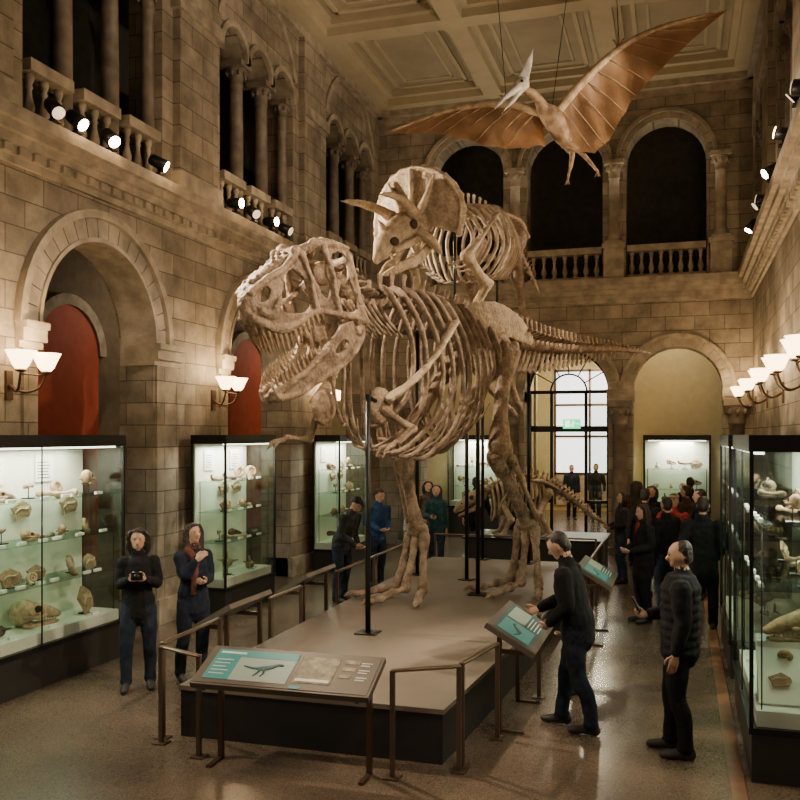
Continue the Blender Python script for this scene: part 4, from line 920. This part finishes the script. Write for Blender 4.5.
def person(name,x,y,face,H=1.72,lean=0,hp=0,hy=0,arms='down',jk=JB,pt=JD,hr=HR,hair='short',skin=None,fem=False,puff=.008,hem=.84,feet=((-.10,0),(.10,0)),vox=.014,pack=False,item=None,collar=None,shirt=None,hcol=None,quilt=False,scarf=None):
    skin=skin or SK[0]; s=H/1.75; b=MB(); x2=MB()
    ln=math.radians(lean); hipz=.93
    def U(p):
        p=V(p)
        if p.z>hipz:
            q=p-V((0,0,hipz)); k=min(1,q.z/.12); a=ln*k
            q=Matrix.Rotation(-a,3,'X')@q; p=q+V((0,0,hipz))
        return p
    sw=.155 if fem else .19
    for i,(fx,fy) in enumerate(feet):
        sd=-1 if i==0 else 1
        hipp=(sd*.088,0,.90); kn=(fx*.95,fy*.5+.03,.49); an=(fx,fy-.02,.09)
        q,r=crs([hipp,(V(hipp)+V(kn))/2+V((sd*.008,.01,0)),kn,((fx),fy*.8-.012,.33),(fx,fy-.018,.16),an],[.102,.092,.074,.069,.062,.066],5); b.tube(q,r,pt,12)
        q,r=crs([(fx,fy-.075,.045),(fx,fy,.052),(fx+sd*.01,fy+.09,.040),(fx+sd*.015,fy+.165,.032)],[(.036,.045),(.042,.05),(.046,.038),(.036,.028)],4); b.tube(q,r,SHO,10,up=(0,0,1))
    b.ell((0,-.01,.93),(.155 if not fem else .165,.12,.12),pt)
    P_=puff
    tor=[((0,-.005,hem),(.165+P_,.128+P_)),((0,-.005,.98),(.16+P_*1.3,.125+P_)),((0,0,1.10),((.132 if fem else .158)+P_,.112+P_)),((0,.005,1.26),((.146 if fem else .176)+P_,.12+P_)),((0,0,1.38),((.142 if fem else .178)+P_*.8,.105+P_*.6)),((0,-.01,1.455),(.10,.078)),((0,-.005,1.50),(.07,.065))]
    q,r=crs([U(p) for p,_ in tor],[(a,c) for _,(a,c) in tor],4); b.tube(q,r,jk,16,up=(0,1,0))
    if quilt:
        for i in range(8): z=hem+.03+i*.072; b.tube([U((0,0,z-.012)),U((0,0,z+.012))],[(.172+P_*1.35,.134+P_*1.25)]*2,jk,16,up=(0,1,0))
    q,r=crs([U((0,-.012,1.46)),U((0,-.005,1.51))],[.082,.074],3); b.tube(q,r,collar or jk,12)
    if scarf:
        q,r=crs([U((.06,-.02,1.53)),U((.085,.05,1.47)),U((.03,.12,1.38)),U((.05,.145,1.18)),U((.06,.145,1.0))],[(.03,.03),(.035,.03),(.04,.025),(.04,.02),(.035,.015)],4); b.tube(q,r,scarf,8)
    q=[U((0,-.005,1.47)),U((0,.012,1.60))]; b.tube(q,[.054,.051],skin,10)
    if shirt: b.ell(U((0,.088,1.40)),(.035,.035,.10),shirt)
    A={'down':[((sw+.035,-.02,1.14),(sw+.05,.04,.90)),]*2,'hold':[((sw+.045,.0,1.16),(.085,.24,1.24))]*2,'holdlow':[((sw+.045,-.02,1.15),(.09,.24,1.08))]*2,'reach':[((sw+.03,.10,1.17),(.12,.34,1.10)),((sw+.04,-.0,1.14),(sw-.02,.20,.98))],
       'pocket':[((sw+.07,-.07,1.15),(sw+.0,.07,.97))]*2,'phone':[((sw+.045,-.02,1.15),(.12,.25,1.12)),((sw+.03,-.03,1.14),(sw+.05,.02,.90))],'face':[((sw+.0,.12,1.20),(.06,.20,1.36)),((sw+.045,-.02,1.15),(.05,.22,1.14))],
       'walk':[((sw+.04,.08,1.15),(sw+.03,.24,.97)),((sw+.05,-.10,1.15),(sw+.05,-.14,.94))],'shoot':[((sw+.02,.16,1.28),(.07,.30,1.48))]*2}[arms]
    hands=[]
    for sd,(el,wr) in zip((1,-1),A):
        sh=U((sd*sw,-.005,1.405)); e=U((sd*el[0],el[1],el[2])); w=U((sd*wr[0],wr[1],wr[2])) if wr[2]>.93 else V((sd*wr[0],wr[1]+math.sin(ln)*.15,wr[2]))
        q,r=crs([sh,sh.lerp(e,.5),e,e.lerp(w,.5),w],[.068+P_*.8,.058+P_,.052+P_*.8,.046+P_*.7,.040+P_*.4],4); b.tube(q,r,jk,12)
        hands.append((sd,e,w))
    hc=U((0,.0,1.55)); Rh=Matrix.Rotation(math.radians(hy),3,'Z')@Matrix.Rotation(-math.radians(hp)-ln*.6,3,'X')
    def Hh(p): return hc+Rh@V(p)
    q,r=crs([Hh((0,-.01,-.02)),Hh((0,.0,.05))],[.052,.055],3); b.tube(q,r,skin,10)
    b.ell(Hh((0,.005,.105)),(.074,.092,.108),skin,rot=Rh,n=16,k=12); b.ell(Hh((0,.035,.045)),(.052,.058,.048),skin,rot=Rh)
    b.ell(Hh((0,.075,.022)),(.022,.018,.02),skin,rot=Rh,n=8,k=6)
    b.tube([Hh((0,.09,.105)),Hh((0,.110,.075)),Hh((0,.105,.066))],[.010,.017,.015],skin,8)
    for k in (-1,1): b.ell(Hh((k*.076,-.002,.09)),(.012,.020,.030),skin,rot=Rh,n=8,k=6)
    if hair not in('bald','thin'):
        b.ell(Hh((0,-.026,.138)),(.081,.086,.088),hr,rot=Rh,n=16,k=12); b.ell(Hh((0,-.045,.09)),(.078,.065,.08),hr,rot=Rh)
        b.ell(Hh((0,.035,.197)),(.058,.045,.024),hr,rot=Rh)
    if hair=='bald': b.ell(Hh((0,-.045,.085)),(.073,.055,.05),hr,rot=Rh)
    if hair=='thin': b.ell(Hh((0,-.03,.138)),(.079,.078,.086),hr,rot=Rh,n=16,k=12); b.ell(Hh((0,-.05,.08)),(.072,.052,.06),hr,rot=Rh)
    if hair=='bob' or hair=='long':
        L=-.18 if hair=='long' else -.03
        for k in (-1,1): q,r=crs([Hh((k*.05,.03,.185)),Hh((k*.086,.01,.11)),Hh((k*.088,.0,.02)),Hh((k*.08,-.0,L-.02))],[(.026,.045),(.024,.052),(.028,.05),(.02,.034)],4); b.tube(q,r,hr,10,up=(1,0,0))
        q,r=crs([Hh((0,-.06,.12)),Hh((0,-.075,.02)),Hh((0,-.085,L-.02))],[(.082,.05),(.09,.045),(.065,.026)],4); b.tube(q,r,hr,12,up=(0,1,0))
    if hair=='cap':
        b.ell(Hh((0,-.005,.165)),(.088,.10,.065),hcol or BEI,rot=Rh); b.tube([Hh((0,.07,.165)),Hh((0,.15,.15))],[(.06,.012),(.045,.008)],hcol or BEI,10,up=(0,0,1))
    if pack:
        b.ell(U((0,-.19,1.22)),(.14,.08,.20),pack); b.ell(U((0,-.23,1.12)),(.10,.05,.10),pack)
    body=remeshed(b,vox,2,.006,9)
    for k in (-1,1):
        x2.ell(Hh((k*.030,.086,.110)),(.012,.008,.006),EYE,rot=Rh,n=8,k=6); x2.tube([Hh((k*.016,.095,.128)),Hh((k*.044,.085,.128))],.0028,hr,5)
    x2.ell(Hh((0,.088,.044)),(.022,.008,.006),LIP,rot=Rh,n=8,k=6)
    for sd,e,w in hands:
        d=(w-e).normalized()
        if arms=='pocket' : d=V((-sd*.25,.5,-.8)); 
        if arms in('down','walk') or (arms=='phone' and sd<0): hand(x2,w+d*.02,d,V((-sd,.2,0)),skin,.35,sd*1)
        else: hand(x2,w+d*.02,d+V((-sd*.35,0,.1)),V((-sd*.7,.1,.5)),skin,.75,sd)
    if item=='camera': 
        c=U((0,.33,1.30)); x2.box(c-V((.06,.03,.04)),c+V((.06,.03,.04)),BLACK); x2.tube([c+V((0,.03,0)),c+V((0,.09,0))],.032,BLACK,12,cap=2)
    if item=='phone':
        c=U((.07,.36,1.20)) if arms!='shoot' else U((.0,.42,1.56)); x2.box(c-V((.036,.006,.07)),c+V((.036,.006,.07)),BLACK,rot=Matrix.Rotation(-.5 if arms!='shoot' else 0,3,'X'))
    body.merge(x2)
    fa=math.atan2(face[1],face[0])-math.pi/2
    placed(body,Matrix.Translation((x,y,0))@Matrix.Rotation(fa,4,'Z')@Matrix.Scale(s,4))
    zmin=min(p[2] for p in body.v); body.v=[(p[0],p[1],p[2]-zmin) for p in body.v]
    return build(name,body,recalc=False)
person('woman_standing',-5.42,8.2,(.5,-.86),1.66,lean=2,hp=4,hy=-6,arms='hold',jk=JB,pt=JD,hair='bob',fem=True,vox=.011,item='camera',hem=.80,puff=.012,feet=((-.12,-.02),(.13,.09)))
person('woman_standing',-5.02,8.62,(.80,-.60),1.68,hp=-6,hy=10,arms='face',jk=JN,pt=JD,hair='long',fem=True,vox=.011,collar=SCF,scarf=SCF,hem=.78,puff=.014,feet=((-.09,.05),(.12,-.06)))
person('man_standing',-.88,8.2,(-1,.12),1.78,lean=11,hp=26,arms='reach',jk=JB,pt=JD,hair='short',vox=.011,hem=.80,puff=.02,feet=((-.10,-.12),(.10,.18)))
person('man_standing',.0,7.8,(-.97,.05),1.76,lean=-1,hp=6,arms='phone',jk=JB,pt=TR,hr=HR,hair='thin',vox=.011,puff=.024,quilt=True,hem=.84,item='phone',feet=((-.10,-.03),(.12,.10)),skin=SK[1])
person('child_visitor',-1.02,9.35,(-1,-.2),1.18,lean=6,hp=18,arms='reach',jk=GRY,pt=JD,hr=HG,hair='short')
person('visitor',-.5,13.2,(-.8,-.5),1.66,hp=5,arms='holdlow',jk=JB,pt=TR,hair='long',fem=True,shirt=RED,hem=.72,puff=.018)
person('visitor',.3,12.9,(.1,1),1.80,arms='pocket',jk=JB,pt=TR,hair='short',puff=.02,hem=.76,feet=((-.12,-.05),(.12,.1)))
person('visitor',-.1,15.0,(-.3,-1),1.70,hp=-8,arms='shoot',item='phone',jk=RED,pt=JD,hair='cap')
person('visitor',-.55,15.6,(.3,1),1.74,arms='walk',jk=JB,pt=TR,hair='short',feet=((-.1,.2),(.1,-.2)))
person('visitor',.1,17.2,(-.8,.5),1.72,arms='down',jk=BRN,pt=JD,hair='short')
person('visitor',-.5,17.6,(-.3,-.9),1.68,arms='holdlow',jk=JB,pt=JD,hair='bob',fem=True,vox=.018)
person('visitor',-1.0,16.6,(-.9,-.4),1.62,hp=-10,arms='holdlow',jk=GRY,pt=JE,hair='bob',fem=True)
person('visitor',.3,15.4,(-1,.3),1.76,arms='pocket',jk=JN,pt=TR,hair='short',vox=.018)
person('visitor',-.85,19.0,(.2,1),1.70,arms='down',jk=BRN,pt=JD,hair='long',fem=True,vox=.018)
person('visitor',.2,19.2,(.1,1),1.78,arms='pocket',jk=JB,pt=TR,hair='short',vox=.018)
person('visitor',-.2,13.9,(-.6,.7),1.72,arms='phone',jk=JB,pt=JD,hair='short')
person('visitor',-5.15,13.4,(.9,-.3),1.74,lean=24,hp=20,arms='reach',jk=GRY,pt=JD,hair='cap',hcol=JN)
person('visitor',-5.1,15.0,(.7,-.6),1.70,arms='holdlow',jk=BLU,pt=JD,hair='short',hp=14,lean=8)
person('visitor',-4.95,16.6,(.8,.2),1.72,arms='down',jk=WH,pt=JE,hair='short',vox=.018)
person('visitor',-4.55,17.0,(.3,-1),1.66,hp=-8,arms='phone',jk=TEL,pt=JE,hair='long',fem=True,vox=.018)
person('visitor',-5.0,18.0,(.6,-.8),1.68,arms='pocket',jk=BRN,pt=JE,hair='bob',fem=True,vox=.018)
person('visitor',-4.1,18.6,(.2,1),1.75,arms='walk',jk=JB,pt=JD,hair='short',vox=.018,feet=((-.1,.2),(.1,-.2)))
person('visitor',-3.3,18.9,(.2,-1),1.70,arms='down',jk=JN,pt=JD,hair='short',vox=.018)
person('visitor',-2.45,28.0,(0,-1),1.76,arms='walk',jk=JB,pt=TR,hair='short',vox=.02,feet=((-.1,.2),(.1,-.2)))
person('visitor',-3.25,28.6,(.4,-1),1.70,arms='down',jk=JN,pt=TR,hair='short',vox=.02)
# ---------------------------------------------------------------- world + camera
wd_=bpy.data.worlds.new('World'); bpy.context.scene.world=wd_; wd_.use_nodes=True; wd_.node_tree.nodes['Background'].inputs[0].default_value=(1,.89,.74,1); wd_.node_tree.nodes['Background'].inputs[1].default_value=.2
cam=bpy.data.cameras.new('camera'); co=bpy.data.objects.new('camera',cam); SC.objects.link(co); co.location=(0,0,2.65)
co.rotation_euler=(math.radians(90),0,math.atan(280/900)); cam.lens=40.5; cam.sensor_width=36; cam.shift_y=35/800; cam.clip_end=200
bpy.context.scene.camera=co
print('verts',sum(len(o.data.vertices) for o in bpy.data.objects if o.type=='MESH'))
